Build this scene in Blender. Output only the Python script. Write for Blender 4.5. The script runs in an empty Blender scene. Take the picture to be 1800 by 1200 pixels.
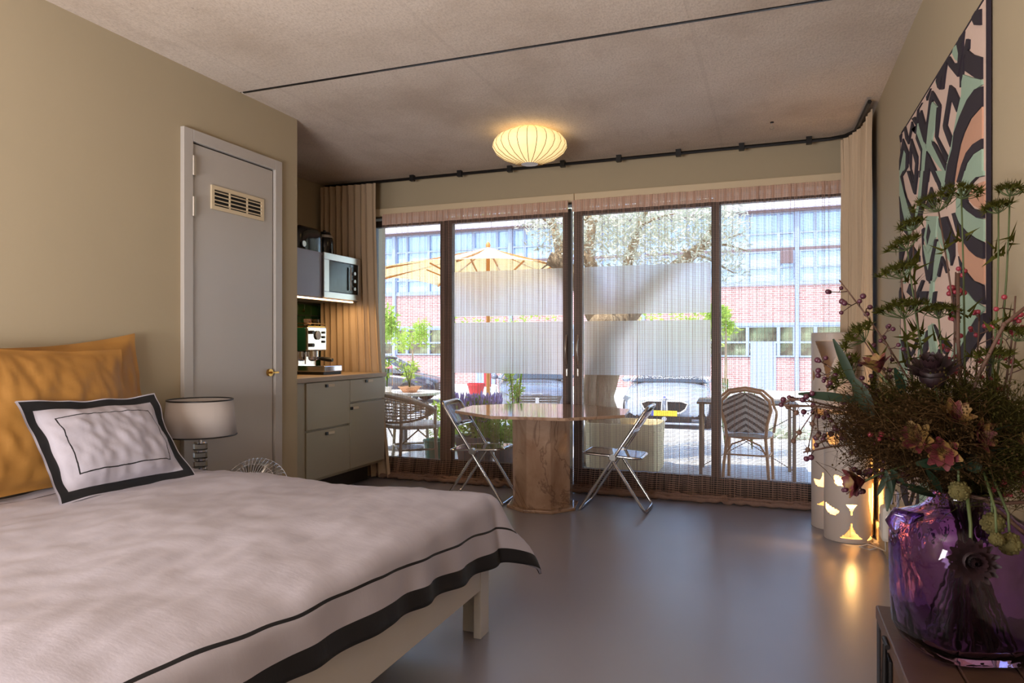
import bpy, math, random
from mathutils import Vector, Matrix, noise
R = math.radians; PI = math.pi
sc = bpy.context.scene
col = sc.collection
rnd = random.Random(7)

# ------------------------------------------------------------------ camera
FPX, HCAM, V0 = 1220.0, 1.24, 606.0            # focal length in pixels of an 1800 px frame, eye height, horizon row
TH = math.atan(457 / FPX); SN, CS = math.sin(TH), math.cos(TH)
cam = bpy.data.objects.new('camera', bpy.data.cameras.new('camera')); col.objects.link(cam)
cam.location = (0, 0, HCAM); cam.rotation_euler = (R(90), 0, TH)
cam.data.sensor_width = 36; cam.data.lens = FPX / 1800 * 36
cam.data.shift_y = (V0 - 600) / 1800
cam.data.clip_start = .05; cam.data.clip_end = 300
sc.camera = cam

# ------------------------------------------------------------------ light
w = bpy.data.worlds.new('world'); sc.world = w; w.use_nodes = True
nt = w.node_tree; nt.nodes.clear()
sky = nt.nodes.new('ShaderNodeTexSky'); sky.sky_type = 'NISHITA'
sky.sun_disc = False; sky.sun_elevation = R(57); sky.sun_rotation = R(200); sky.air_density = 1.0; sky.dust_density = 1.0; sky.ozone_density = 1.0
bg = nt.nodes.new('ShaderNodeBackground'); bg.inputs['Strength'].default_value = 0.74
wo = nt.nodes.new('ShaderNodeOutputWorld')
nt.links.new(sky.outputs[0], bg.inputs[0]); nt.links.new(bg.outputs[0], wo.inputs[0])

def light(name, kind, loc, energy, color=(1, 1, 1), size=.1, rot=(0, 0, 0), size_y=None):
    d = bpy.data.lights.new(name, kind); d.energy = energy; d.color = color
    if kind == 'AREA':
        d.size = size
        if size_y: d.shape = 'RECTANGLE'; d.size_y = size_y
    elif kind == 'SUN': d.angle = size
    else: d.shadow_soft_size = size
    o = bpy.data.objects.new(name, d); col.objects.link(o); o.location = loc; o.rotation_euler = rot
    return o
sun = light('sun', 'SUN', (0, -5, 20), 7.2, (1, .95, .88), R(.5))
sun.rotation_euler = Vector((.18, .41, -1)).to_track_quat('-Z', 'Y').to_euler()
# unseen fill lights added behind the camera to brighten the room, one aimed up
light('rear_fill_down', 'AREA', (-1.9, -1.2, 2.76), 10, (1, .93, .88), 1.8, (0, 0, 0), 1.2)
light('rear_fill_up', 'AREA', (-1.7, -1.0, 1.0), 208, (1, .955, .95), 1.6, (R(144), 0, 0), 1.2)
sc.view_settings.view_transform = 'Standard'; sc.view_settings.look = 'None'
sc.view_settings.gamma = 1; sc.view_settings.use_curve_mapping = False
sc.view_settings.exposure = 0.0
cy = sc.cycles
cy.max_bounces = 10; cy.diffuse_bounces = 5; cy.glossy_bounces = 4; cy.transmission_bounces = 8; cy.transparent_max_bounces = 40
cy.caustics_reflective = False; cy.caustics_refractive = False; cy.sample_clamp_indirect = 6; cy.sample_clamp_direct = 0
cy.use_denoising = True

# ------------------------------------------------------------------ helpers
def lin(c):
    return tuple((x / 255 / 12.92) if x / 255 <= .04045 else ((x / 255 + .055) / 1.055) ** 2.4 for x in c) + (1,)

def ray(u, v):
    r = (u - 900) / FPX
    return Vector((-SN + r * CS, CS + r * SN, (V0 - v) / FPX))
def at(u, v, d): return Vector((0, 0, HCAM)) + ray(u, v) * d          # a point d metres ahead of the camera plane
def atX(u, v, X): q = ray(u, v); return Vector((0, 0, HCAM)) + q * (X / q.x)
def atY(u, v, Y): q = ray(u, v); return Vector((0, 0, HCAM)) + q * (Y / q.y)

def wloc(o):
    v = Vector((0, 0, 0))
    while o: v = v + o.location; o = o.parent
    return v

class MB:
    def __init__(s): s.v = []; s.f = []; s.m = []; s.uv = None
    def add(s, vs, fs):
        n = len(s.v); s.v.extend([tuple(q) for q in vs]); s.f.extend([tuple(i + n for i in f) for f in fs]); return s
    def box(s, x0, x1, y0, y1, z0, z1):
        return s.add([(x0, y0, z0), (x1, y0, z0), (x1, y1, z0), (x0, y1, z0), (x0, y0, z1), (x1, y0, z1), (x1, y1, z1), (x0, y1, z1)],
                     [(3, 2, 1, 0), (4, 5, 6, 7), (0, 1, 5, 4), (1, 2, 6, 5), (2, 3, 7, 6), (3, 0, 4, 7)])
    def bar(s, p, q, wd, ht, up=(0, 0, 1)):
        p = Vector(p); q = Vector(q); d = (q - p).normalized(); u = Vector(up); sd = d.cross(u).normalized() * wd / 2; u = sd.cross(d).normalized() * ht / 2
        vs = [p - sd - u, p + sd - u, p + sd + u, p - sd + u, q - sd - u, q + sd - u, q + sd + u, q - sd + u]
        return s.add(vs, [(0, 1, 2, 3), (7, 6, 5, 4), (4, 5, 1, 0), (5, 6, 2, 1), (6, 7, 3, 2), (7, 4, 0, 3)])
    def tube(s, pts, r, n=8, closed=False, caps=True):
        pts = [Vector(p) for p in pts]; k = len(pts)
        rs = list(r) if isinstance(r, (list, tuple)) else [r] * k
        t0 = (pts[1] - pts[0]).normalized(); a = Vector((0, 0, 1)) if abs(t0.z) < .9 else Vector((1, 0, 0))
        u = t0.cross(a).normalized(); vs = []
        for i in range(k):
            if closed: t = pts[(i + 1) % k] - pts[i - 1]
            else: t = pts[min(i + 1, k - 1)] - pts[max(i - 1, 0)]
            t.normalize(); u = u - t * u.dot(t)
            if u.length < 1e-6: u = t.orthogonal()
            u.normalize(); w_ = t.cross(u)
            for j in range(n):
                an = 2 * PI * j / n; vs.append(pts[i] + (u * math.cos(an) + w_ * math.sin(an)) * rs[i])
        fs = []
        for i in range(k if closed else k - 1):
            i2 = (i + 1) % k
            for j in range(n):
                j2 = (j + 1) % n; fs.append((i * n + j, i * n + j2, i2 * n + j2, i2 * n + j))
        if caps and not closed: fs.append(tuple(range(n - 1, -1, -1))); fs.append(tuple((k - 1) * n + j for j in range(n)))
        return s.add(vs, fs)
    def lathe(s, prof, n=32, c=(0, 0, 0), cap=True, sx=1, sy=1, p=2):
        vs = []; fs = []; k = len(prof)
        for r, z in prof:
            for j in range(n):
                a = 2 * PI * j / n; ca, sa = math.cos(a), math.sin(a)
                q = 1 if p == 2 else (abs(ca) ** p + abs(sa) ** p) ** (-1 / p)
                vs.append((c[0] + r * q * ca * sx, c[1] + r * q * sa * sy, c[2] + z))
        for i in range(k - 1):
            for j in range(n):
                j2 = (j + 1) % n; fs.append((i * n + j, i * n + j2, (i + 1) * n + j2, (i + 1) * n + j))
        if cap:
            if prof[0][0] > 1e-5: fs.append(tuple(range(n - 1, -1, -1)))
            if prof[-1][0] > 1e-5: fs.append(tuple((k - 1) * n + j for j in range(n)))
        return s.add(vs, fs)
    def prism(s, poly, vec):
        poly = [Vector(p) for p in poly]; n = len(poly); vec = Vector(vec)
        nrm = Vector((0, 0, 0))
        for i in range(n): nrm += poly[i].cross(poly[(i + 1) % n])
        if nrm.dot(vec) < 0: poly = poly[::-1]
        vs = poly + [p + vec for p in poly]
        fs = [tuple(range(n - 1, -1, -1)), tuple(range(n, 2 * n))] + [(i, (i + 1) % n, n + (i + 1) % n, n + i) for i in range(n)]
        return s.add(vs, fs)
    def ball(s, c, r, nu=8, nv=6, sq=(1, 1, 1)):
        c = Vector(c); vs = [c + Vector((0, 0, -r * sq[2]))]; fs = []
        for i in range(1, nv):
            t = PI * i / nv - PI / 2
            for j in range(nu):
                a = 2 * PI * j / nu; vs.append(c + Vector((r * sq[0] * math.cos(t) * math.cos(a), r * sq[1] * math.cos(t) * math.sin(a), r * sq[2] * math.sin(t))))
        vs.append(c + Vector((0, 0, r * sq[2]))); L = len(vs) - 1
        for j in range(nu):
            j2 = (j + 1) % nu; fs.append((0, 1 + j2, 1 + j)); fs.append((L, L - nu + j, L - nu + j2))
            for i in range(nv - 2):
                a = 1 + i * nu; fs.append((a + j, a + j2, a + nu + j2, a + nu + j))
        return s.add(vs, fs)
    def grid(s, fn, nu, nv, uvfn=None, wrap=False):
        n0 = len(s.v); vs = []; fs = []; k = nu if wrap else nu + 1
        for j in range(nv + 1):
            for i in range(k): vs.append(fn(i / nu, j / nv))
        for j in range(nv):
            for i in range(nu):
                i2 = (i + 1) % k if wrap else i + 1
                fs.append((j * k + i, j * k + i2, (j + 1) * k + i2, (j + 1) * k + i))
        if uvfn:
            s.uv = (s.uv or []) + [uvfn(i / nu, j / nv) for j in range(nv + 1) for i in range(k)]
        return s.add(vs, fs)
    def leaf(s, base, d, up, L, W, curl=.25, seg=4):
        base = Vector(base); d = Vector(d).normalized(); sd = d.cross(Vector(up))
        if sd.length < 1e-3: sd = d.orthogonal()
        sd.normalize(); nn = sd.cross(d).normalized(); vs = []; fs = []
        for i in range(seg + 1):
            t = i / seg; wd = W / 2 * math.sin(PI * min(.98, t * .9 + .06)) ** .8; c = base + d * (L * t) - nn * (curl * L * t * t)
            vs += [c - sd * wd + nn * wd * .25, c, c + sd * wd + nn * wd * .25]
        for i in range(seg):
            a = i * 3; fs += [(a, a + 1, a + 4, a + 3), (a + 1, a + 2, a + 5, a + 4)]
        return s.add(vs, fs)
    def build(s, name, mat=None, parent=None, smooth=None, bevel=None, W=False, kind=None, solid=None, sub=None):
        me = bpy.data.meshes.new(name); vs = s.v
        if W and parent:
            o_ = wloc(parent); vs = [(q[0] - o_.x, q[1] - o_.y, q[2] - o_.z) for q in vs]
        me.from_pydata(vs, [], s.f); me.update()
        if s.uv:
            ul = me.uv_layers.new(name='uv'); li = [0] * len(me.loops); me.loops.foreach_get('vertex_index', li)
            flat = []
            for i in li: flat += s.uv[i]
            ul.data.foreach_set('uv', flat)
        if smooth:
            me.polygons.foreach_set('use_smooth', [True] * len(me.polygons))
            if smooth < 180: me.set_sharp_from_angle(angle=R(smooth))
        if mat: me.materials.append(mat)
        o = bpy.data.objects.new(name, me); col.objects.link(o)
        if parent: o.parent = parent
        if kind: o['kind'] = kind
        if solid: md = o.modifiers.new('solid', 'SOLIDIFY'); md.thickness = solid; md.offset = 0
        if sub: md = o.modifiers.new('sub', 'SUBSURF'); md.levels = sub; md.render_levels = sub
        if bevel:
            md = o.modifiers.new('bevel', 'BEVEL'); md.width = bevel; md.segments = 2; md.limit_method = 'ANGLE'; md.angle_limit = R(40); md.harden_normals = False
        return o

def tag(o, label, cat, group=None):
    o['label'] = label; o['category'] = cat
    if group: o['group'] = group
    return o
def thing(name, label, cat, loc=(0, 0, 0), rz=0, group=None):
    o = bpy.data.objects.new(name, None); col.objects.link(o); o.location = loc; o.rotation_euler = (0, 0, rz); o.empty_display_size = .05
    return tag(o, label, cat, group)
def copy_tree(o, parent=None):
    c = o.copy(); col.objects.link(c)
    if parent: c.parent = parent
    for ch in list(o.children): copy_tree(ch, c)
    return c
def boxo(name, mat, b, parent=None, bevel=None, W=False, kind=None):
    return MB().box(*b).build(name, mat, parent, None, bevel, W, kind)

# ------------------------------------------------------------------ materials
class NT:
    def __init__(s, name):
        s.mat = bpy.data.materials.new(name); s.mat.use_nodes = True; s.t = s.mat.node_tree; s.p = s.t.nodes['Principled BSDF']; s.out = s.t.nodes['Material Output']
    def n(s, kind, **kw):
        nd = s.t.nodes.new(kind)
        for k, v in kw.items(): setattr(nd, k, v)
        return nd
    def set(s, sock, v):
        if hasattr(v, 'node'): s.t.links.new(v, sock)
        elif v is not None: sock.default_value = v
    def math(s, op, a, b=None, c=None):
        nd = s.n('ShaderNodeMath', operation=op)
        for i, v in enumerate((a, b, c)): s.set(nd.inputs[i], v)
        return nd.outputs[0]
    def noise(s, scale, detail=4, rough=.5, vec=None, dist=0):
        nd = s.n('ShaderNodeTexNoise'); nd.inputs['Scale'].default_value = scale; nd.inputs['Detail'].default_value = detail; nd.inputs['Roughness'].default_value = rough; nd.inputs['Distortion'].default_value = dist
        s.set(nd.inputs['Vector'], vec); return nd.outputs['Fac']
    def coord(s, kind='Object', scale=None):
        o = s.n('ShaderNodeTexCoord').outputs[kind]
        if scale:
            m = s.n('ShaderNodeMapping'); m.inputs['Scale'].default_value = scale; s.t.links.new(o, m.inputs[0]); o = m.outputs[0]
        return o
    def mix(s, fac, a, b):
        nd = s.n('ShaderNodeMix', data_type='RGBA'); s.set(nd.inputs[0], fac); s.set(nd.inputs[6], a); s.set(nd.inputs[7], b); return nd.outputs[2]
    def ramp(s, fac, stops):
        nd = s.n('ShaderNodeValToRGB'); s.set(nd.inputs[0], fac); el = nd.color_ramp.elements
        while len(el) < len(stops): el.new(.5)
        for e, (p, c) in zip(el, stops): e.position = p; e.color = c
        return nd.outputs[0]
    def bump(s, h, strength=.2, dist=.01):
        nd = s.n('ShaderNodeBump'); nd.inputs['Strength'].default_value = strength; nd.inputs['Distance'].default_value = dist; s.t.links.new(h, nd.inputs['Height']); s.t.links.new(nd.outputs[0], s.p.inputs['Normal'])
    def base(s, c=None, rough=None, metal=None, **kw):
        if c is not None: s.set(s.p.inputs['Base Color'], c)
        if rough is not None: s.set(s.p.inputs['Roughness'], rough)
        if metal is not None: s.p.inputs['Metallic'].default_value = metal
        for k, v in kw.items(): s.set(s.p.inputs[k.replace('_', ' ')], v)
        return s
    def shader(s, out): s.t.links.new(out, s.out.inputs[0])

def mat(name, c, rough=.5, metal=0, var=0, vscale=8, bump=0, bscale=60, **kw):
    m = NT(name); c = lin(c)
    if var:
        f = m.noise(vscale, 4, .6, m.coord()); d = tuple(max(0, x * (1 - var)) for x in c[:3]) + (1,); e = tuple(min(1, x * (1 + var)) for x in c[:3]) + (1,)
        m.base(m.mix(f, d, e), rough, metal, **kw)
    else: m.base(c, rough, metal, **kw)
    if bump: m.bump(m.noise(bscale, 3, .6, m.coord()), bump, .005)
    return m.mat

M = {}
M['wall'] = mat('wall_paint', (174, 160, 133), .75, var=.03, vscale=2, bump=.04, bscale=90)
M['trim'] = mat('trim_paint', (214, 196, 164), .5)
M['door'] = mat('door_paint', (182, 176, 170), .38, var=.02, vscale=3)
M['white'] = mat('white_paint', (226, 222, 216), .45)
M['lampwhite'] = mat('lamp_enamel', (196, 186, 180), .45)
M['black'] = mat('black_plastic', (18, 17, 18), .4)
M['blackgloss'] = mat('black_gloss', (14, 13, 14), .12)
M['frame'] = mat('window_frame_paint', (54, 42, 36), .45)
M['chrome'] = mat('chrome', (225, 225, 228), .08, 1)
M['steel'] = mat('brushed_steel', (200, 198, 194), .28, 1)
M['brass'] = mat('brass', (196, 150, 80), .25, 1)
M['cab'] = mat('cabinet_front', (172, 162, 138), .36)
M['cabgrey'] = mat('cabinet_grey', (158, 160, 184), .3)
M['kick'] = mat('kick_board', (72, 66, 60), .5)
M['worktop'] = mat('worktop_laminate', (172, 150, 124), .4, var=.05, vscale=30)
M['dark'] = mat('dark_gap', (12, 11, 11), .8)
M['drape'] = mat('drape_linen', (206, 184, 156), .85, var=.04, vscale=60, bump=.1, bscale=300)
M['ochre'] = mat('ochre_cotton', (168, 120, 56), .6, var=.05, vscale=12, bump=.06, bscale=150)
M['shade'] = mat('lamp_shade_linen', (184, 176, 172), .8)
M['glasscr'] = mat('crystal', (235, 240, 240), .03, Transmission_Weight=1.0, IOR=1.5)
M['acrylic'] = mat('acrylic', (225, 205, 200), .04, Transmission_Weight=.92, IOR=1.2)
M['bed'] = mat('bed_paint', (206, 202, 196), .4)
M['bulb'] = mat('bulb', (255, 220, 150), .5, Emission_Color=lin((255, 180, 80)), Emission_Strength=3.0)
M['led'] = mat('led_strip', (255, 220, 170), .5, Emission_Color=lin((255, 205, 150)), Emission_Strength=6.0)

m = NT('concrete_ceiling'); co = m.coord()
f1 = m.noise(1.1, 6, .62, co); f2 = m.noise(7, 6, .7, m.coord('Object', (1, .35, 1))); f3 = m.noise(38, 3, .6, co)
c1 = m.ramp(f1, [(.3, lin((192, 176, 160))), (.5, lin((212, 198, 184))), (.72, lin((222, 210, 198)))])
c2 = m.mix(m.math('MULTIPLY', m.ramp(f2, [(.55, (0, 0, 0, 1)), (.75, (1, 1, 1, 1))]), .35), c1, lin((168, 150, 136)))
c3 = m.mix(m.ramp(f3, [(.70, (0, 0, 0, 1)), (.76, (.6, .6, .6, 1))]), c2, lin((150, 132, 120)))
f4 = m.noise(95, 3, .7, m.coord('Object', (1, .5, 1))); c4 = m.mix(m.math('MULTIPLY', m.ramp(f4, [(.45, (0, 0, 0, 1)), (.62, (1, 1, 1, 1))]), .28), c3, lin((150, 134, 122)))
sx_ = m.n('ShaderNodeSeparateXYZ'); m.t.links.new(co, sx_.inputs[0]); fl_ = m.math('ADD', m.math('DIVIDE', sx_.outputs[0], 1.22), .31); fl_ = m.math('MULTIPLY', m.math('LESS_THAN', m.math('FRACT', fl_), .02), .10); c4 = m.mix(fl_, c4, lin((140, 124, 114)))
m.base(c4, .85); m.bump(m.math('ADD', f2, m.math('ADD', m.math('MULTIPLY', f3, .5), m.math('MULTIPLY', f4, .4))), .5, .006); M['concrete'] = m.mat

m = NT('poured_floor'); mp_ = m.n('ShaderNodeMapping'); mp_.inputs['Location'].default_value = (.3, .2, .413); m.t.links.new(m.coord(), mp_.inputs[0]); f1 = m.noise(1.3, 2, .5, mp_.outputs[0]); f2 = m.noise(60, 2, .5, m.coord('Object', (1, .12, 1)))
m.base(m.mix(f1, lin((134, 131, 140)), lin((150, 146, 154))), .29); m.bump(f2, .05, .004); M['floor'] = m.mat

m = NT('window_glass'); tr = m.n('ShaderNodeBsdfTransparent'); gl = m.n('ShaderNodeBsdfGlossy'); gl.inputs['Roughness'].default_value = 0
fr = m.n('ShaderNodeFresnel'); fr.inputs[0].default_value = 1.3; mx = m.n('ShaderNodeMixShader')
tr.inputs[0].default_value = (.97, .985, .98, 1)
for a, b in ((fr.outputs[0], 0), (tr.outputs[0], 1), (gl.outputs[0], 2)): m.t.links.new(a, mx.inputs[b])
m.shader(mx.outputs[0]); M['glass'] = m.mat

m = NT('frosted_film'); tr = m.n('ShaderNodeBsdfTransparent'); df = m.n('ShaderNodeBsdfDiffuse'); tl = m.n('ShaderNodeBsdfTranslucent')
df.inputs[0].default_value = lin((232, 236, 238)); tl.inputs[0].default_value = lin((238, 242, 244)); a1 = m.n('ShaderNodeMixShader'); a2 = m.n('ShaderNodeMixShader')
a1.inputs[0].default_value = .85; a2.inputs[0].default_value = .97
m.t.links.new(df.outputs[0], a1.inputs[1]); m.t.links.new(tl.outputs[0], a1.inputs[2]); m.t.links.new(tr.outputs[0], a2.inputs[1]); m.t.links.new(a1.outputs[0], a2.inputs[2])
rf_ = m.n('ShaderNodeBsdfRefraction'); rf_.inputs['Roughness'].default_value = .75; rf_.inputs['IOR'].default_value = 1.15; rf_.inputs[0].default_value = (.96, .97, .98, 1); a3 = m.n('ShaderNodeMixShader'); a3.inputs[0].default_value = .68
m.t.links.new(a2.outputs[0], a3.inputs[1]); m.t.links.new(rf_.outputs[0], a3.inputs[2])
m.shader(a3.outputs[0]); M['film'] = m.mat

def net(name, c, cover_h, cover_v, period=.011, floor_=0.0):
    m = NT(name); uv = m.n('ShaderNodeTexCoord').outputs['UV']; sp = m.n('ShaderNodeSeparateXYZ'); m.t.links.new(uv, sp.inputs[0])
    def line(x, cov):
        fr_ = m.math('FRACT', m.math('DIVIDE', x, period)); return m.math('LESS_THAN', fr_, cov)
    al = m.math('MAXIMUM', m.math('MAXIMUM', line(sp.outputs[0], cover_v), line(sp.outputs[1], cover_h)), floor_)
    tr = m.n('ShaderNodeBsdfTransparent'); df = m.n('ShaderNodeBsdfDiffuse'); tl = m.n('ShaderNodeBsdfTranslucent'); a1 = m.n('ShaderNodeMixShader'); a2 = m.n('ShaderNodeMixShader')
    df.inputs[0].default_value = lin(c); tl.inputs[0].default_value = lin(c); a1.inputs[0].default_value = .35
    m.t.links.new(df.outputs[0], a1.inputs[1]); m.t.links.new(tl.outputs[0], a1.inputs[2])
    m.t.links.new(al, a2.inputs[0]); m.t.links.new(tr.outputs[0], a2.inputs[1]); m.t.links.new(a1.outputs[0], a2.inputs[2]); m.shader(a2.outputs[0]); return m.mat
M['net'] = net('sheer_net', (184, 150, 132), .17, .06)
M['nethead'] = net('sheer_heading', (226, 192, 172), .45, .35, floor_=.72)

M['nethem'] = mat('sheer_hem', (146, 118, 106), .9, var=.2, vscale=40, bump=.6, bscale=200)
def bordered(name, Wd, Ld, band, pos, wid, white=(184, 180, 192), dark=(15, 14, 19), dual=True):
    m = NT(name); uv = m.n('ShaderNodeTexCoord').outputs['UV']; sp = m.n('ShaderNodeSeparateXYZ'); m.t.links.new(uv, sp.inputs[0]); x, y = sp.outputs[0], sp.outputs[1]
    d = m.math('MINIMUM', m.math('MINIMUM', x, m.math('SUBTRACT', Wd, x)), m.math('MINIMUM', y, m.math('SUBTRACT', Ld, y)))
    a = m.math('MULTIPLY', m.math('LESS_THAN', d, band[1]), m.math('GREATER_THAN', d, band[0])); b = m.math('LESS_THAN', m.math('ABSOLUTE', m.math('SUBTRACT', d, pos)), wid / 2)
    f = m.noise(9, 4, .6, m.coord())
    m.base(m.mix(m.math('MAXIMUM', a, b), m.mix(f, lin(tuple(k - 8 for k in white)), lin(white)), lin(dark)), .75)
    cr = m.noise(7, 5, .6, m.coord('Object', (1, 2.2, 1))); m.bump(cr, .12, .02); return m.mat

def marble(name, a, b, c, rough=.08):
    m = NT(name); co = m.coord(); f = m.noise(2.6, 6, .6, co, 1.4); g = m.noise(1.5, 5, .6, co, 1.2)
    vein = m.ramp(m.math('ABSOLUTE', m.math('SUBTRACT', g, .5)), [(0, (1, 1, 1, 1)), (.018, (0, 0, 0, 1))])
    m.base(m.mix(m.math('MULTIPLY', vein, .55), m.mix(m.ramp(f, [(.35, (0, 0, 0, 1)), (.65, (1, 1, 1, 1))]), lin(a), lin(b)), lin(c)), rough); return m.mat
M['marble'] = marble('pink_marble', (184, 156, 134), (152, 120, 98), (96, 70, 60))

# ================================================================== the room
ZC, XL, XR, XK, YB, YL = 2.80, -3.08, .64, -4.13, 5.82, 3.98
def struct(o, label=None):
    o['kind'] = 'structure'
    if label: o['label'] = label
    return o
struct(boxo('floor', M['floor'], (-4.4, .95, -3.2, 5.95, -.12, 0)))
mb = MB(); mb.box(-4.5, 1.0, -3.3, 3.425, ZC, ZC + .3); mb.box(-4.5, 1.0, 3.447, 6.2, ZC, ZC + .3); mb.box(-4.5, 1.0, 3.42, 3.45, ZC + .06, ZC + .3)
ceil = struct(mb.build('ceiling', M['concrete']))
boxo('joint_strip', M['black'], (XL + .02, XR, 3.429, 3.443, ZC - .004, ZC + .02), ceil)
# left wall with the door opening
DY0, DY1, DZ = 3.02, 3.735, 2.40
mb = MB(); mb.box(XL - .12, XL, -3.2, DY0, 0, ZC); mb.box(XL - .12, XL, DY1, YL, 0, ZC); mb.box(XL - .12, XL, DY0, DY1, DZ, ZC); mb.box(XK - .1, XL - .12, YL - .12, YL, 0, ZC)
struct(mb.build('wall_left', M['wall']))
struct(boxo('wall_far_left', M['wall'], (XK - .12, XK, YL - .12, YB + .3, 0, ZC)))
struct(boxo('wall_right', M['wall'], (XR, XR + .2, -3.2, YB + .3, 0, ZC)))
struct(boxo('wall_rear', M['wall'], (-3.3, XR + .2, -3.2, -3.0, 0, ZC)))
mb = MB(); mb.box(XK - .12, XR + .2, YB, YB + .3, 2.545, ZC + .35); mb.box(XK - .12, -3.66, YB, YB + .3, 0, 2.545); mb.box(.58, XR + .2, YB, YB + .3, 0, 2.545)
struct(mb.build('wall_back', M['wall']))
mb = MB(); mb.box(-3.66, -1.60, YB - .03, YB + .02, 2.475, 2.545); struct(mb.build('trim_1', M['trim'], None, None, .004))
mb = MB(); mb.box(-1.596, .58, YB - .03, YB + .02, 2.475, 2.545); struct(mb.build('trim_2', M['trim'], None, None, .004))
struct(boxo('baseboard_right', M['wall'], (XR - .016, XR, 2.7, YB, 0, .11), None, .004))

# ---- door
dr = bpy.data.objects.new('door_1', None); col.objects.link(dr); dr.location = (XL, DY0, 0); struct(dr, 'grey flush closet door in a steel frame with white vent grille')
mb = MB(); fo, fi = .055, .0
for b in ((0, .028, -fo, fi + .012, 0, DZ + fo), (0, .028, DY1 - DY0 - .012, DY1 - DY0 + fo, 0, DZ + fo), (0, .028, .012, DY1 - DY0 - .012, DZ - .012, DZ + fo)): mb.box(*b)
mb.build('door_frame', M['door'], dr, None, .003)
mb = MB().box(-.05, .012, .018, DY1 - DY0 - .022, .01, DZ - .02); lf = mb.build('door_leaf', M['door'], dr, None, .002)
boxo('dark_gap', M['dark'], (-.1, -.055, 0, DY1 - DY0, 0, DZ), dr)
for z in (2.02, 2.25):
    MB().tube([(.03, .012, z - .055), (.03, .012, z + .055)], .010, 10).add([(.029, .0, z - .05), (.029, .03, z - .05), (.029, .03, z + .05), (.029, .0, z + .05)], [(0, 1, 2, 3)]).build('hinge', M['steel'], dr, 40)
g0, g1, gz0, gz1 = .155, .60, 2.035, 2.175
vp = MB(); vp.box(.012, .022, g0, g1, gz0, gz0 + .022); vp.box(.012, .022, g0, g1, gz1 - .022, gz1); vp.box(.012, .022, g0, g0 + .022, gz0 + .022, gz1 - .022); vp.box(.012, .022, g1 - .022, g1, gz0 + .022, gz1 - .022)
for k in (1, 2): y = g0 + (g1 - g0) * k / 3; vp.box(.0127, .021, y - .004, y + .004, gz0 + .022, gz1 - .022)
vent = vp.build('vent_grille', M['trim'], dr)
for k in range(4): z = gz0 + .035 + k * .0235; MB().bar((.016, g0 + .02, z), (.016, g1 - .02, z), .014, .005, (.6, 0, 1)).build('slat', M['trim'], vent)
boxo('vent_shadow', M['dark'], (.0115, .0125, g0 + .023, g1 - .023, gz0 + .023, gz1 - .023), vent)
lk = MB().tube([(.012, .655, 1.06), (.03, .655, 1.06)], .024, 20).build('lock_rose', M['brass'], dr, 40)
MB().tube([(.03, .655, 1.06), (.06, .657, 1.06)], .006, 8).box(.052, .058, .64, .70, 1.055, 1.066).build('key', M['brass'], lk)

# ---- windows
WY = 5.86
def window(i, x0, x1, label, slide=None, film=False, fw=.03, fy=0):
    y = WY + fy; o = bpy.data.objects.new('window_%d' % i, None); col.objects.link(o); o.location = (x0, y, 0); struct(o, label); Wd = x1 - x0
    mb = MB(); zb, zt = .165, 2.375
    for b in ((-fw, 0, -.03, .04, .02, zt + .06), (Wd, Wd + fw, -.03, .04, .02, zt + .06), (0, Wd, -.03, .04, .02, zb), (0, Wd, -.03, .04, zt, zt + .06)): mb.box(*b)
    mb.build('window_frame', M['frame'], o, None, .004)
    boxo('pane', M['glass'], (0, Wd, .0, .006, zb, zt), o)
    if film:
        for z0, z1 in ((.98, 1.447), (1.505, 1.919)): MB().add([(.012, -.003, z0), (Wd - .006, -.003, z0), (Wd - .006, -.003, z1), (.012, -.003, z1)], [(0, 1, 2, 3)]).build('frosted_film', M['film'], o)
    if slide:
        hx = (Wd + fw * .5) if slide > 0 else -fw * .5
        hb = MB(); pts = [(hx + slide * 0, -.034 - .035 * math.sin(PI * t / 12), 1.075 + .25 * t / 12) for t in range(13)]; hb.tube(pts, .011, 8); hb.build('handle', M['steel'], o, 60)
        MB().lathe([(.0, -.03), (.016, -.03), (.016, .03), (0, .03)], 12, (hx, -.036, 1.0), True, 1, .5).build('lock_plate', M['steel'], o, 60)
    return o
window(1, -3.60, -2.90, 'fixed outer window pane beside the kitchen curtain', fw=.05)
window(2, -2.80, -1.725, 'sliding glass door with frosted strips behind the folding chair', 1, True, fw=.075, fy=.045)
window(3, -1.55, -.464, 'sliding glass door with frosted strips in front of the white car', -1, True, fw=.075, fy=.045)
window(4, -.397, .56, 'fixed outer window pane beside the right-hand drape', fw=.05)
MB().box(-3.66, .6, WY - .05, WY + .12, 0, .03).build('trim_3', M['frame'])['kind'] = 'structure'
MB().box(-3.66, .6, WY - .03, WY + .1, 2.46, 2.56).build('trim_4', M['frame'])['kind'] = 'structure'

# ---- curtain rail, drapes, sheers
t = thing('curtain_rail', 'black ceiling curtain rail running above the windows and round to the right wall', 'curtain rail', (0, 5.66, 2.77))
mb = MB(); mb.tube([(-4.05, 0, 0), (.40, 0, 0), (.50, -.04, 0), (.56, -.14, 0), (.575, -.78, 0)], .014, 6); mb.build('rail', M['black'], t, 40)
for k in range(9): x = -3.1 + k * .48; boxo('bracket', M['black'], (x - .02, x + .02, -.02, .02, -.024, .03), t)

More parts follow.
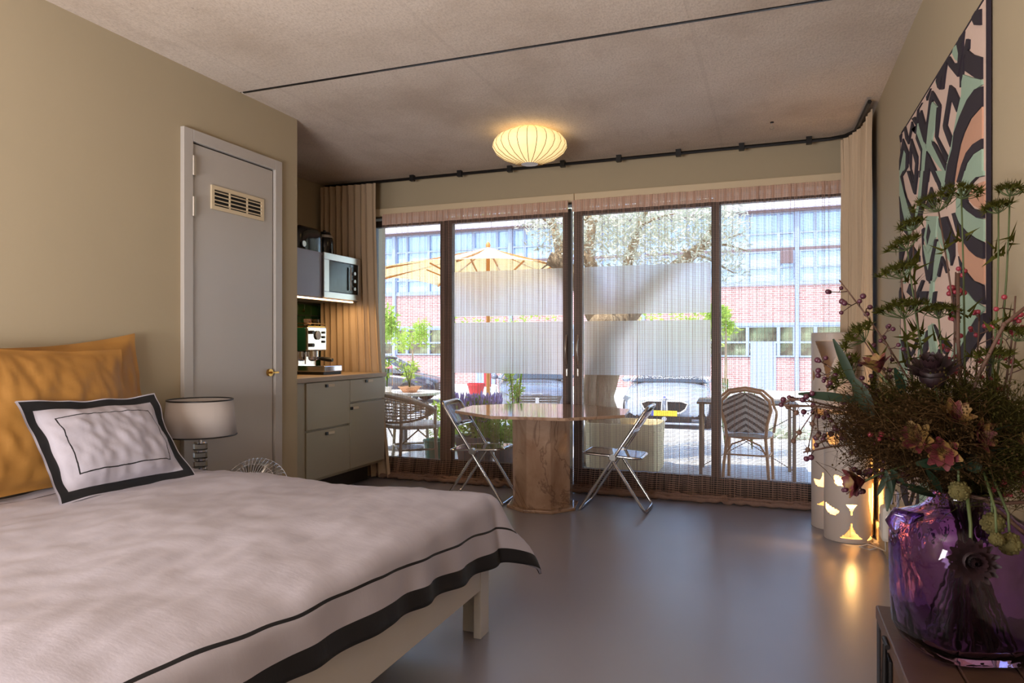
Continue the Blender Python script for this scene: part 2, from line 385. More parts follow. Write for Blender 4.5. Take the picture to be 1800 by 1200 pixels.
def curtain(name, path, z0, z1, lam, amp, mt, label, cat, heads=None, sharp=.35, seed=1, puddle=0, flare=0, hb=.10, density=10, group=None):
    """path: list of (x, y); cloth hung along it in folds"""
    r_ = random.Random(seed); P = [Vector((p[0], p[1], 0)) for p in path]; seg = [(P[i + 1] - P[i]).length for i in range(len(P) - 1)]; L = sum(seg)
    def on(s):
        for i, l in enumerate(seg):
            if s <= l or i == len(seg) - 1: d = (P[i + 1] - P[i]).normalized(); return P[i] + d * s, Vector((-d.y, d.x, 0))
            s -= l
    nf = max(2, int(L / lam)); off = [r_.uniform(-.22, .22) for _ in range(nf + 2)]; am = [r_.uniform(.65, 1.25) for _ in range(nf + 2)]
    nu = nf * density; t_ = thing(name, label, cat, (P[0].x, P[0].y, z0), 0, group)
    def fn(u, v, za, zb):
        z = za + (zb - za) * v; h = (z - z0) / (z1 - z0); s = u * L; k = u * nf; i = int(k); ph = k + off[min(i, nf)] * (1 - (2 * (k - i) - 1) ** 2) * .6
        a = 2 * PI * ph; g = .55 + .45 * (1 - h) + .25 * noise.noise((u * 9, h * 2.2, seed)); A = amp * am[min(i, nf)] * (g if h < .97 else .45)
        ss = s + sharp * lam * .5 * math.sin(2 * a) * (.5 + .5 * (1 - h)); c, n_ = on(max(0, min(L, ss)))
        c = c + n_ * (A * math.sin(a) + .012 * noise.noise((u * 14, h * 5, seed + 4)))
        if puddle and z < puddle:
            q = 1 - z / puddle; c = c - Vector((0, 1, 0)) * (.10 * q * (1 + .8 * noise.noise((u * 16, 0, seed))) + .02 * math.sin(a * .7)); z = .012 + z * .35 + .02 * q * (1 + noise.noise((u * 30, q * 3, seed)))
        if flare: c.x += flare * (1 - h) ** 2 * u
        return (c.x - P[0].x, c.y - P[0].y, z - z0)
    cl = L * 1.5
    mb = MB(); mb.grid(lambda u, v: fn(u, v, z0, z1 - (hb if heads else 0)), nu, 26, lambda u, v: (u * cl, v * (z1 - z0))); mb.build('net' if heads else 'cloth', mt, t_, 180)
    if heads: mb = MB(); mb.grid(lambda u, v: fn(u, v, z1 - hb, z1), nu, 3, lambda u, v: (u * cl, v * hb)); mb.build('heading', heads, t_, 180)
    if heads:
        hp = [(P[0].x + (P[-1].x - P[0].x) * k / 70, P[0].y - .10 - .045 * noise.noise((k * .35, seed, 0)), .024 + .014 * noise.noise((k * .5, seed, 3))) for k in range(71)]; hm = MB(); hm.tube([(x - P[0].x, y - P[0].y, z - z0) for x, y, z in hp], [.020 + .012 * noise.noise((k * .6, seed, 7)) for k in range(71)], 8)
        hm.tube([(x - P[0].x + .02, y - P[0].y + .04 + .03 * noise.noise((x * 7, seed, 9)), z - z0 + .016) for x, y, z in hp], [.016 + .010 * noise.noise((k * .7, seed, 2)) for k in range(71)], 8); hm.build('gathered_hem', M['nethem'], t_, 180)
    else: mb = MB(); mb.grid(lambda u, v: tuple(Vector(fn(u, v, z1 - .09, z1 - .002)) + Vector((0, -.004, 0))), nu, 3); mb.build('heading', mt, t_, 180)
    return t_
curtain('drape', [(-4.06, 5.60), (-3.47, 5.63)], .012, 2.752, .064, .026, M['drape'], 'gathered beige drape hanging in the kitchen corner beside the coffee machine', 'curtain', seed=3, flare=.16, density=14)
curtain('drape', [(.475, 5.66), (.53, 5.55), (.585, 5.35), (.602, 4.97)], .012, 2.752, .070, .022, M['drape'], 'gathered cream drape hanging in the right window corner behind the white lamps', 'curtain', seed=5, density=14)
curtain('sheer_curtain', [(-3.46, 5.73), (-1.635, 5.73)], .012, 2.475, .115, .016, M['net'], 'brown net curtain over the left windows behind the folding chair by the kitchen', 'curtain', M['nethead'], .75, 11, .16, density=22, group='brown net curtains on the windows')
curtain('sheer_curtain', [(-1.60, 5.73), (.50, 5.73)], .012, 2.475, .115, .016, M['net'], 'brown net curtain over the right windows in front of the white car', 'curtain', M['nethead'], .75, 12, .16, density=22, group='brown net curtains on the windows')
# ================================================================== kitchen
XF = -3.33
def front(y0, y1, z0, z1, parent, hy, hz, name, mt=None, hl=.085):
    o = MB().box(XF - .02, XF, y0, y1, z0, z1).build(name, mt or M['cab'], parent, None, .0025, True)
    h = MB().box(XF - .004, XF + .012, hy, hy + hl, hz - .012, hz + .010).build('pull', M['trim'], o, None, .002, True)
    MB().box(XF, XF + .013, hy - .03, hy, hz - .013, hz + .011).build('pull_notch', M['black'], o, None, .002, True)
    return o
def cabinet(y0, y1, label):
    t = thing('base_cabinet', label, 'cabinet', (XF - .3, (y0 + y1) / 2, 0), 0, 'kitchen base cabinets')
    MB().box(XK + .02, XF - .024, y0 + .002, y1 - .002, .17, .948).build('carcass', M['cab'], t, None, None, True)
    MB().box(XK + .02, XF - .18, y0, y1, 0, .17).build('kick_board', M['kick'], t, None, None, True)
    return t
c1 = cabinet(4.41, 5.0, 'olive grey base cabinet with two deep drawers beside the closet wall')
front(4.413, 4.997, .582, .945, c1, 4.68, .915, 'drawer'); front(4.413, 4.997, .195, .565, c1, 4.68, .535, 'drawer')
c2 = cabinet(5.0, 5.555, 'olive grey base cabinet with a shallow drawer over a door beside the window')
front(5.003, 5.553, .758, .945, c2, 5.26, .925, 'drawer'); front(5.003, 5.553, .195, .742, c2, 5.03, .705, 'door')
c3 = boxo('filler_panel', M['cab'], (XK + .02, XF - .01, YL + .005, 4.407, .17, .948)); tag(c3, 'narrow olive grey filler panel between the closet wall and the drawers', 'panel')
tag(boxo('worktop', M['worktop'], (XK + .022, XF + .012, YL + .005, 5.572, .951, .988), None, .003), 'beige kitchen worktop lying on the olive grey cabinets', 'worktop')
# wall cabinet, microwave
XU = -3.60
u = thing('wall_cabinet', 'blue grey wall cabinet over the green tiles with a light strip below', 'cabinet', (XU, 4.7, 1.64))
MB().box(XK + .002, XU - .022, 4.3, 5.56, 1.64, 1.668).box(XK + .002, XU - .022, 4.3, 5.56, 2.012, 2.03).box(XK + .002, XU - .022, 4.3, 4.32, 1.64, 2.03).box(XK + .002, XU - .022, 4.975, 4.99, 1.64, 2.03).box(XK + .002, XU - .022, 5.545, 5.56, 1.64, 2.03).build('carcass', M['cabgrey'], u, None, None, True)
MB().box(XU - .02, XU, 4.3, 4.982, 1.648, 2.03).build('door', M['cabgrey'], u, None, .003, True)
MB().box(XU - .055, XU - .03, 4.35, 5.50, 1.628, 1.639).build('light_strip', M['led'], u, None, None, True)
light('cabinet_strip_light', 'AREA', (XU - .06, 4.95, 1.62), 5, (1, .62, .28), 1.1, (0, 0, R(90)), .03)
mw = thing('microwave_oven', 'steel framed built in microwave oven at the end of the wall cabinet', 'microwave', (XU, 5.25, 1.672))
y0, y1, z0, z1 = 4.995, 5.535, 1.672, 2.008
MB().box(XU - .38, XU - .005, y0, y1, z0, z1).build('body', M['black'], mw, None, None, True)
mb = MB(); mb.box(XU, XU + .02, 4.985, 5.548, 1.645, z0 + .028); mb.box(XU, XU + .02, 4.985, 5.548, 1.975, 2.034); mb.box(XU, XU + .02, 4.985, 5.06, z0 + .028, 1.975); mb.box(XU, XU + .02, 5.51, 5.548, z0 + .028, 1.975); mb.build('frame', M['steel'], mw, None, .003, True)
dg = MB().box(XU + .002, XU + .014, 5.064, 5.385, z0 + .032, 1.972).build('door', M['blackgloss'], mw, None, .003, True)
MB().tube([(XU + .03, 5.372, z0 + .06), (XU + .03, 5.372, 1.94)], .008, 8).build('handle', M['steel'], dg, 40, None, True)
cp = MB().box(XU + .002, XU + .012, 5.389, 5.506, z0 + .032, 1.972).build('control_panel', M['blackgloss'], mw, None, .003, True)
for k in range(3): MB().tube([(XU + .012, 5.448, 1.75 + k * .07), (XU + .026, 5.448, 1.75 + k * .07)], .016, 14).build('button', M['steel'], cp, 40, None, True)
# tiles: each zellige tile its own piece
tw = thing('tile_splashback', 'dark green glazed tile splashback behind the coffee machine', 'splashback', (XK, 5.0, .99))
MB().box(XK + .001, XK + .006, 4.3, 5.74, .99, 1.64).build('grout', mat('grout', (52, 62, 48), .8), tw, None, None, True)
TM = [mat('green_glaze', c, .14, var=.18, vscale=14, bump=.25, bscale=18) for c in ((22, 58, 36), (30, 70, 42), (40, 76, 40), (18, 48, 34))]
tb = [MB().box(0, .008, -.0485, .0485, -.0485, .0485).build('tile', TM[k], tw, None, .003) for k in range(4)]
first = [True] * 4
for j in range(6):
    for i in range(14):
        k = rnd.randrange(4)
        if first[k]: o = tb[k]; first[k] = False
        else: o = tb[k].copy(); col.objects.link(o)
        o.location = (.006 + rnd.uniform(-.001, .0015), 4.36 + i * .1016 - 5.0, .052 + j * .106); o.rotation_euler = (rnd.uniform(-.01, .01), rnd.uniform(-.03, .03), rnd.uniform(-.03, .03))

# espresso machine
em = thing('espresso_machine', 'dark green espresso machine with chrome front on the worktop', 'coffee machine', (-3.72, 5.02, .988))
GR = mat('green_enamel', (20, 62, 44), .22)
MB().box(-.2, .02, -.13, .13, .20, .40).build('body', GR, em, None, .008)
MB().box(-.2, -.06, -.125, .125, .025, .2).build('rear_column', M['chrome'], em, None, .006)
MB().box(-.2, .20, -.13, .13, .0, .025).build('foot_plate', M['black'], em, None, .004)
MB().box(-.06, .21, -.128, .128, .025, .075).build('drip_tray', M['chrome'], em, None, .006)
fp = MB().box(.02, .045, -.132, .132, .205, .402).build('front_panel', M['chrome'], em, None, .006)
MB().tube([(.045, .0, .335), (.058, 0, .335)], .033, 22).build('gauge', M['white'], fp, 40)
MB().tube([(.045, .0, .335), (.056, 0, .335)], .039, 22, False, False).build('gauge_ring', M['black'], fp, 60)
for z in (.25, .36): MB().tube([(.045, -.085, z), (.07, -.085, z)], .016, 14).build('knob', M['black'], fp, 40)
for z in (.28, .32, .36): MB().tube([(.045, .085, z), (.06, .085, z)], .011, 10).build('switch', M['black'], fp, 40)
MB().lathe([(.05, .15), (.05, .2)], 20, (-.0 + .0, 0, 0)).build('group_head', M['chrome'], em, 40)
pf = MB().lathe([(.02, .112), (.038, .125), (.04, .15)], 20).tube([(.035, 0, .137), (.07, 0, .135)], .009, 8).build('portafilter', M['chrome'], em, 40)
MB().tube([(.07, 0, .135), (.09, 0, .134), (.16, 0, .127), (.20, 0, .122)], [.012, .017, .019, .015], 12).build('handle', M['black'], pf, 40)
MB().tube([(-.02, -.09, .2), (-.005, -.10, .16), (.0, -.105, .09)], .005, 8).build('steam_wand', M['chrome'], em, 40)
MB().box(-.2, .04, -.12, .12, .408, .414).box(-.2, -.19, -.12, .12, .4, .408).box(.03, .04, -.12, .12, .4, .408).tube([(-.19, -.12, .435), (.035, -.12, .435), (.035, .12, .435), (-.19, .12, .435)], .004, 6).build('cup_rail', M['brass'], em, 40)
for k, (x, y, lb) in enumerate(((-.02, .06, 'small dark glass espresso cup on the coffee machine, nearest the drape'), (-.02, -.05, 'small dark glass espresso cup on the coffee machine, nearest the closet wall'))):
    q = thing('espresso_cup', lb, 'cup', (-3.72 + x, 5.02 + y, .988 + .415), 0, 'cups on the coffee machine')
    MB().lathe([(.022, 0), (.03, .01), (.034, .06), (.031, .06), (.026, .012), (0, .008)], 18).build('bowl', M['acrylic'] if k else mat('smoked_glass', (70, 60, 40), .1, Transmission_Weight=.6), q, 40)
    MB().tube([(0, .032, .05), (0, .052, .045), (0, .052, .022), (0, .03, .016)], .004, 6).build('handle', M['brass'], q, 60)
sp = thing('measuring_spoon', 'white hanging measuring spoon in front of the green tiles', 'spoon', (-3.80, 4.80, 1.2))
MB().tube([(0, 0, .02), (0, 0, .14)], .004, 6).build('handle', M['steel'], sp); MB().ball((0, 0, 0), .022, 10, 8, (.5, 1, 1.2)).build('bowl', M['white'], sp, 180)
sp.location = (XK + .03, 5.36, 1.20)
tag(MB().tube([(XK + .012, 5.36, 1.345), (XK + .03, 5.36, 1.345), (XK + .034, 5.36, 1.36)], .003, 6).build('tile_hook', M['brass'], None, 60), 'small brass hook on the green tiles holding the spoon', 'hook')
tag(MB().tube([(XK + .008, 5.40, 1.55), (XK + .05, 5.38, 1.55), (XK + .07, 5.34, 1.57)], .005, 6).build('pot_hook', M['brass'], None, 60), 'brass hook high on the green tiles under the wall cabinet', 'hook')

# on top of the wall cabinet
ks = thing('toaster', 'glossy black rounded toaster on the wall cabinet', 'toaster', (-3.75, 4.93, 2.032))
def rbox(lx, ly, h, top=.8, n=6):
    mb = MB(); prof = [(1.0, 0), (1.0, .45), (.98, .72), (.92, .88), (top, .97), (top * .7, 1.0)]
    return mb.lathe([(r, z * h) for r, z in prof], 32, (0, 0, 0), True, lx / 2, ly / 2, 4.5)
rbox(.19, .36, .21).build('body', M['blackgloss'], ks, 60)
for x in (-.035, .035): MB().box(x - .014, x + .014, -.11, .11, .206, .212).build('slot', M['dark'], ks)
MB().tube([(.095, -.13, .05), (.108, -.13, .05)], .025, 18).build('dial', M['steel'], ks, 40)
MB().box(.0, .03, -.20, -.178, .13, .15).build('lever', M['chrome'], ks, None, .003)
kt = thing('electric_kettle', 'glossy black electric kettle on the wall cabinet above the microwave', 'kettle', (-3.76, 5.24, 2.035))
MB().lathe([(.075, 0), (.082, .02), (.08, .12), (.068, .18), (.055, .20)], 28).build('body', M['blackgloss'], kt, 40)
MB().lathe([(.056, .2), (.05, .214), (.012, .218), (.012, .232), (0, .234)], 24).build('lid', M['black'], kt, 40)
MB().lathe([(.0775, .16), (.0705, .178), (.067, .185)], 28, (0, 0, 0), False).build('trim_ring', M['steel'], kt, 60)
MB().tube([(0, .06, .19), (0, .105, .18), (0, .12, .12), (0, .09, .04)], .010, 8).build('handle', M['black'], kt, 60)
MB().tube([(0, -.06, .13), (0, -.1, .175)], [.02, .012], 10).build('spout', M['blackgloss'], kt, 60)
jr = thing('glass_canister', 'tall clear glass canister on the wall cabinet by the closet wall', 'jar', (-3.70, 4.62, 2.032))
MB().lathe([(.05, 0), (.052, .01), (.052, .22), (.045, .24), (.044, .24), (.048, .215), (.048, .012), (0, .01)], 24).build('body', M['glasscr'], jr, 40)
MB().lathe([(.047, .24), (.047, .262), (.012, .266), (.012, .285), (0, .287)], 20).build('lid', M['steel'], jr, 40)

# ================================================================== bed
BX0, BX1, BY0, BY1 = XL + .03, -1.15, .60, 2.78
bd = thing('bed_frame', 'white painted wooden bed frame with square corner legs', 'bed', (-2.1, 1.8, 0))
MB().box(BX1 - .03, BX1, BY0 + .05, BY1 - .09, .205, .44).build('foot_rail', M['bed'], bd, None, .003, True)
for y in (BY0, BY1 - .03): MB().box(BX0, BX1 - .08, y, y + .03, .205, .40).build('side_rail', M['bed'], bd, None, .003, True)
MB().box(BX0 - .02, BX0 + .01, BY0, BY1 - .1, .1, .55).build('head_board', M['bed'], bd, None, .003, True)
for sx in (0, 1):
    for y0, y1, q in ((BY0, BY0 + .09, 0), (BY1 - .09, BY1, 1)):
        xa, xb = (BX1 - .032, BX1 + .002) if sx else (BX0, BX0 + .034); mb = MB().box(xa, xb, y0, y1, 0, .43)
        ya = y1 - .034 if q else y0; mb.box(xa - .075 if sx else xb, xa if sx else xb + .075, ya, ya + .034, 0, .43); mb.build('leg', M['bed'], bd, None, .003, True)
for k in range(9): x = BX0 + .12 + k * .21; MB().box(x, x + .07, BY0 + .035, BY1 - .035, .36, .375).build('slat', M['bed'], bd, None, None, True)
tag(MB().box(BX0 + .04, BX1 - .06, BY0 + .06, BY1 - .09, .377, .585).build('mattress', M['white'], None, None, .03), 'thick white mattress under the duvet on the bed', 'mattress')

def cloth_drop(t, r=.05):
    if t <= 0: return 0, 0
    if t < r * PI / 2: return r * math.sin(t / r), r * (1 - math.cos(t / r))
    return r, r + t - r * PI / 2
HX, HY = .37, .30
DX0, DX1, DYa, DYb = -2.79, -1.175, .50, 2.735
LA, LB = (DX1 - DX0) + HX, (DYb - DYa) + HY
def duvet(u, v):
    a, b = u * LA - .03 - .21 * (1 - v), v * LB; da = max(0, a - (DX1 - DX0)); db = max(0, b - (DYb - DYa)); rr = math.hypot(da, db); x, y = DX0 + min(a, DX1 - DX0), DYa + min(b, DYb - DYa)
    out, dn = cloth_drop(rr); ph = math.atan2(db, da) if rr > 0 else 0; cr = math.sin(2 * ph) if da > 0 and db > 0 else 0
    hang = min(1, rr / .3); rip = .014 * math.sin((a if db > da else b) * 21 + 2 * noise.noise((a * 2, b * 2, 3))) * hang + .012 * noise.noise((a * 9, b * 9, 1)) * hang
    out += rip + .05 * rr + .42 * rr * max(0, cr) ** 1.5 + (.02 * hang if rr else 0)
    x += out * math.cos(ph); y += out * math.sin(ph)
    top = 1 - hang
    z = .628 - dn * (1 - .12 * max(0, cr)) + top * (.022 * noise.noise((a * 1.7, b * 1.7, 0)) + .012 * noise.noise((a * 5, b * 3.2, 5)) + .006 * noise.noise((a * 16, b * 9, 2))) - .02 * top * max(0, (a - 1.3)) 
    if da == 0 and db == 0:
        e = min((DX1 - DX0) - a, (DYb - DYa) - b); z -= .028 * max(0, 1 - e / .3) ** 2
    else: z -= .028 * top + .028 * hang
    return (x, y, max(z, .05))
mb = MB(); mb.grid(duvet, 150, 150, lambda u, v: (u * LA, v * LB))
dv = mb.build('duvet', bordered('duvet_cotton', LA, LB, (0, .062), .15, .009), None, 180, None, False, None, .012)
tag(dv, 'white duvet with black border and piping spread over the bed', 'duvet')

def pillow(name, Wd, Ht, T, mt, label, loc, rot, flange=.05, seed=0, group=None, ear=.0):
    def fn(s):
        def f(u, v):
            x, y = (u * 2 - 1), (v * 2 - 1); fx, fy = 1 - 2 * flange / Wd, 1 - 2 * flange / Ht; ax, ay = min(1, abs(x) / fx), min(1, abs(y) / fy)
            th = T / 2 * max(0, (1 - ax ** 2.6)) ** .62 * max(0, (1 - ay ** 2.6)) ** .62
            pin = 1 - .07 * (1 - abs(x)) * 0; px = x * Wd / 2 * (1 - .05 * (1 - y * y) * abs(x) ** 2) ; py = y * Ht / 2 * (1 - .06 * (1 - x * x) * abs(y) ** 2)
            wr = .009 * noise.noise((x * 3.2 + seed, y * 2.2, s)) + .008 * noise.noise((x * 9 + y * 3 + seed, y * 4 - x * 2, s)) + .003 * noise.noise((x * 22 + y * 9 + seed, y * 9, s)); k = min(1, th / .03)
            fl = .018 * noise.noise((x * 2.6, y * 2.6, seed + 9)) * (1 - k)
            return (px, s * (th + .003) + s * wr * k + fl, py)
        return f
    mb = MB(); mb.grid(fn(-1), 56, 44, lambda u, v: (u * Wd, v * Ht)); n0 = len(mb.v); mb.grid(lambda u, v: fn(1)(1 - u, v), 56, 44, lambda u, v: ((1 - u) * Wd, v * Ht))
    o = mb.build(name, mt, None, 180); o.location = loc; o.rotation_euler = rot; tag(o, label, 'pillow', group); return o
PW = bordered('pillowcase_cotton', .66, .47, (.006, .048), .105, .005)
pillow('pillow', .70, .62, .13, M['ochre'], 'ochre yellow pillow standing against the wall, its corner sticking up', (-2.985, 2.30, .955), (R(-8), R(-6), R(90)), .03, 4, 'ochre pillows')
pillow('pillow', .80, .62, .14, M['ochre'], 'ochre yellow pillow leaning in front of the other ochre one', (-2.875, 2.07, .93), (R(-13), R(2), R(91)), .02, 8, 'ochre pillows')
pillow('pillow', .66, .47, .13, PW, 'white pillow with black border leaning on the ochre pillows', (-2.665, 2.20, .815), (R(-34), R(1), R(90)), .05, 2)

# bedside
ns = thing('nightstand', 'low white nightstand squeezed between the bed and the closet door', 'nightstand', (-2.955, 2.90, 0))
MB().box(-.115, .118, -.07, .07, .44, .47).build('top', M['white'], ns, None, .003)
for x in (-.11, .085):
    for y in (-.068, .043): MB().box(x, x + .03, y, y + .03, 0, .44).build('leg', M['white'], ns)
bl = thing('bedside_lamp', 'table lamp with white drum shade edged in black and stacked crystal base', 'lamp', (-2.872, 2.90, .472))
MB().lathe([(.034, 0), (.034, .015), (.02, .02)], 24).build('foot', M['chrome'], bl, 40)
for k in range(5): MB().lathe([(.030, 0), (.037, .004), (.037, .034), (.030, .038)], 24, (0, 0, .02 + k * .046)).build('crystal_block', M['glasscr'], bl, 40)
for k in range(5): MB().lathe([(.031, 0), (.031, .008)], 20, (0, 0, .058 + k * .046)).build('ring', M['chrome'], bl, 40)
MB().tube([(0, 0, .25), (0, 0, .46)], .008, 10).build('stem', M['chrome'], bl, 60)
sh = MB(); sh.lathe([(.182, .285), (.163, .475)], 48, (0, 0, 0), False); so = sh.build('lamp_shade', M['shade'], bl, 60, None, False, None, .004)
for r_, z in ((.183, .286), (.164, .474)): MB().tube([(r_ * math.cos(a), r_ * math.sin(a), z) for a in [2 * PI * k / 48 for k in range(48)]], .0042, 6, True).build('edge_band', M['black'], so, 180)
MB().tube([(-.163, 0, .46), (.163, 0, .46)], .003, 6).tube([(0, -.163, .46), (0, .163, .46)], .003, 6).build('shade_carrier', M['steel'], bl)

fn_ = thing('fan', 'round chrome floor fan tilted up between the bed and the closet door', 'fan', (-2.735, 3.17, 0), R(25))
MB().lathe([(.15, 0), (.15, .012), (.03, .03)], 32).build('base', M['chrome'], fn_, 40)
MB().tube([(0, 0, .02), (0, 0, .22)], .014, 12).build('pole', M['chrome'], fn_, 60)
hd = bpy.data.objects.new('head', None); col.objects.link(hd); hd.parent = fn_; hd.location = (0, -.03, .425); hd.rotation_euler = (R(-28), 0, 0)
g = MB(); FR = .185
for k in range(48):
    a = 2 * PI * k / 48; ca, sa = math.cos(a), math.sin(a); g.tube([(.03 * ca, -.085, .03 * sa), (.11 * ca, -.075, .11 * sa), (FR * .97 * ca, -.03, FR * .97 * sa), (FR * ca, 0, FR * sa)], .002, 4, False, False)
    if k % 2 == 0: g.tube([(.05 * ca, .085, .05 * sa), (.12 * ca, .07, .12 * sa), (FR * .97 * ca, .03, FR * .97 * sa), (FR * ca, 0, FR * sa)], .002, 4, False, False)
for r_, y in ((FR, 0), (.13, -.066), (.08, -.081)): g.tube([(r_ * math.cos(2 * PI * k / 40), y, r_ * math.sin(2 * PI * k / 40)) for k in range(40)], .0025 if y == 0 else .0014, 5, True)
g.build('grille', M['chrome'], hd, 180)
MB().tube([(0, -.09, 0), (0, -.08, 0)], .034, 20).build('hub_cap', M['chrome'], hd, 40)
MB().tube([(0, .03, 0), (0, .13, 0)], .05, 20).build('motor', M['chrome'], hd, 40)
bl_ = MB()
for k in range(4):
    a0 = k * PI / 2
    def fb(u, v, a0=a0): a = a0 + (u - .5) * 1.0; r_ = .03 + v * .125; return (r_ * math.cos(a), -.02 + .05 * (u - .5), r_ * math.sin(a))
    bl_.grid(fb, 6, 5)
bl_.build('blades', M['steel'], hd, 180, None, False, None, .002)
MB().tube([(0, 0, .22), (0, .02, .30), (0, .05, .36)], .012, 8).build('tilt_bracket', M['chrome'], fn_, 60)

# ================================================================== marble table
TX, TY = -1.655, 5.10
tb_ = thing('marble_table', 'pink marble dining table with eight-sided top and pedestal', 'table', (TX, TY, 0))
def octo(r, n=8, rot=PI / 8, sx=1, sy=1): return [(r * math.cos(rot + 2 * PI * k / n) * sx, r * math.sin(rot + 2 * PI * k / n) * sy, 0) for k in range(n)]
MB().prism(octo(.285, rot=PI / 8 + .16), (0, 0, .022)).build('plinth', M['marble'], tb_, None, .004)
MB().prism([(x, y, .022) for x, y, z in octo(.238, rot=PI / 8 + .16)], (0, 0, .695)).build('pedestal', M['marble'], tb_, None, .003)
MB().prism([(x, y, .718) for x, y, z in octo(.70, rot=PI / 8 + .1, sx=1.0, sy=.86)], (0, 0, .022)).build('tabletop', M['marble'], tb_, None, .003)

# folding chairs (local: front is +x)
def folding_chair(loc, rz, label):
    t = thing('folding_chair', label, 'chair', loc, rz, 'clear folding chairs at the marble table'); hw = .185; r = .011
    A, B, HB, BT = (.25, .013), (-.235, .013), (0, .41), (-.255, .785)
    def U(p, q, w_, inv=1, rc=.05):     # a bent tube: up one side, across, down the other
        d = Vector((q[0] - p[0], 0, q[1] - p[1])); L = d.length; d.normalize(); P0 = Vector((p[0], 0, p[1])); pts = []
        for s in (1, -1):
            seq = [(0, w_)] + [(L - rc, w_)] + [(L - rc + rc * math.sin(a), w_ - rc + rc * math.cos(a)) for a in (PI / 6, PI / 3, PI / 2)]
            sd = [P0 + d * l + Vector((0, s * y, 0)) for l, y in seq]; pts += sd if s == 1 else sd[::-1]
        return pts
    MB().tube(U(A, BT, hw), r, 10).tube([(A[0], -hw, A[1]), (A[0], hw, A[1])], r * .9, 8).build('back_frame', M['chrome'], t, 60)
    MB().tube(U((HB[0] + .03, HB[1]), B, hw - .026, rc=.04), r, 10).build('leg_frame', M['chrome'], t, 60)
    sx0, sx1, zs0, zs1 = -.20, .235, .405, .428
    rim = []
    for cx, cy, a0 in ((sx1 - .05, hw - .075, 0), (sx0 + .05, hw - .075, PI / 2), (sx0 + .05, -hw + .075, PI), (sx1 - .05, -hw + .075, 3 * PI / 2)):
        for k in range(5): a = a0 + k * PI / 8; x = cx + .05 * math.cos(a); rim.append((x, cy + .05 * math.sin(a), zs0 + (x - sx0) / (sx1 - sx0) * (zs1 - zs0)))
    MB().tube(rim, .009, 8, True).build('seat_frame', M['chrome'], t, 60)
    MB().prism([(x * .965, y * .95, z + .001) for x, y, z in rim], (0, 0, .008)).build('seat', M['acrylic'], t, None, .002)
    d = (Vector((BT[0], 0, BT[1])) - Vector((HB[0], 0, HB[1]))); hz = []
    def bk(u, v): k = .50 + .48 * v; p = Vector((HB[0], 0, HB[1])) + d * k; y = (u * 2 - 1) * (hw - .012); return (p.x - .025 * (1 - (2 * u - 1) ** 2), y, p.z)
    MB().grid(bk, 14, 6).build('backrest', M['acrylic'], t, 180, None, False, None, .007)
    MB().tube([bk(k / 14, 0) for k in range(15)], .006, 6).build('back_rail', M['chrome'], t, 60)
    for s in (-1, 1): MB().tube([(0, s * (hw - .03), HB[1]), (0, s * (hw + .012), HB[1])], .024, 18).build('pivot_disc', M['steel'], t, 40)
    return t
folding_chair((-1.10, 5.235, 0), PI, 'chrome and clear acrylic folding chair standing to the right of the marble table, facing it')
folding_chair((-2.205, 5.15, 0), R(3), 'chrome and clear acrylic folding chair between the marble table and the kitchen')

# ================================================================== ceiling lamp, hook
cl = thing('ceiling_lamp', 'pleated cream lantern lamp glowing on the concrete ceiling', 'lamp', (-1.66, 4.80, ZC))
cp = []
for k in range(15): a = -PI / 2 + PI * k / 14; cp.append((.035 + .245 * max(0, math.cos(a)) ** .8 if k < 14 else .15, -.115 + .115 * math.sin(a)))
prof = [(.04, -.232), (.06, -.236), (.12, -.222), (.19, -.195), (.245, -.155), (.268, -.115), (.262, -.08), (.235, -.045), (.19, -.02), (.15, -.004)]
NR = 24
def lant(u, v):
    k = v * (len(prof) - 1); i = min(int(k), len(prof) - 2); f = k - i; r = prof[i][0] * (1 - f) + prof[i + 1][0] * f; z = prof[i][1] * (1 - f) + prof[i + 1][1] * f
    a = 2 * PI * u; r *= 1 + .018 * abs(math.sin(a * NR / 2)); return (r * math.cos(a), r * math.sin(a), z)
lm = NT('lantern_cocoon'); lm.base(lin((250, 232, 190)), .8, Emission_Color=lin((255, 216, 145)), Emission_Strength=.95)
MB().grid(lant, NR * 6, 36, None, True).build('lantern_shade', lm.mat, cl, 180)
wi = mat('lantern_wire', (120, 92, 58), .6)
for k in range(NR):
    u = k / NR; pts = [Vector(lant(u, j / 18)) * 1.002 + Vector((0, 0, -.001)) for j in range(19)]; MB().tube(pts, .0022, 5).build('rib', wi, cl, 180)
MB().lathe([(.0, -.226), (.045, -.234), (.062, -.238), (.062, -.24), (0, -.238)], 32).build('bottom_ring', M['white'], cl, 60)
MB().lathe([(.1, -.012), (.1, 0)], 24).build('ceiling_rose', M['white'], cl, 40)
hk = thing('ceiling_hook', 'small screw hook hanging from the concrete ceiling', 'hook', tuple(at(1357, 217, 4.86)))
hk.location.z = ZC
MB().lathe([(.012, 0), (.012, -.006), (.004, -.008)][::-1], 12).build('rose', M['black'], hk, 40)
MB().tube([(0, 0, -.005), (0, 0, -.03)] + [(.0 + .011 * math.sin(a), 0, -.041 + .011 * math.cos(a)) for a in [k * .5 for k in range(10)]], .0028, 6).build('hook', M['steel'], hk, 60)

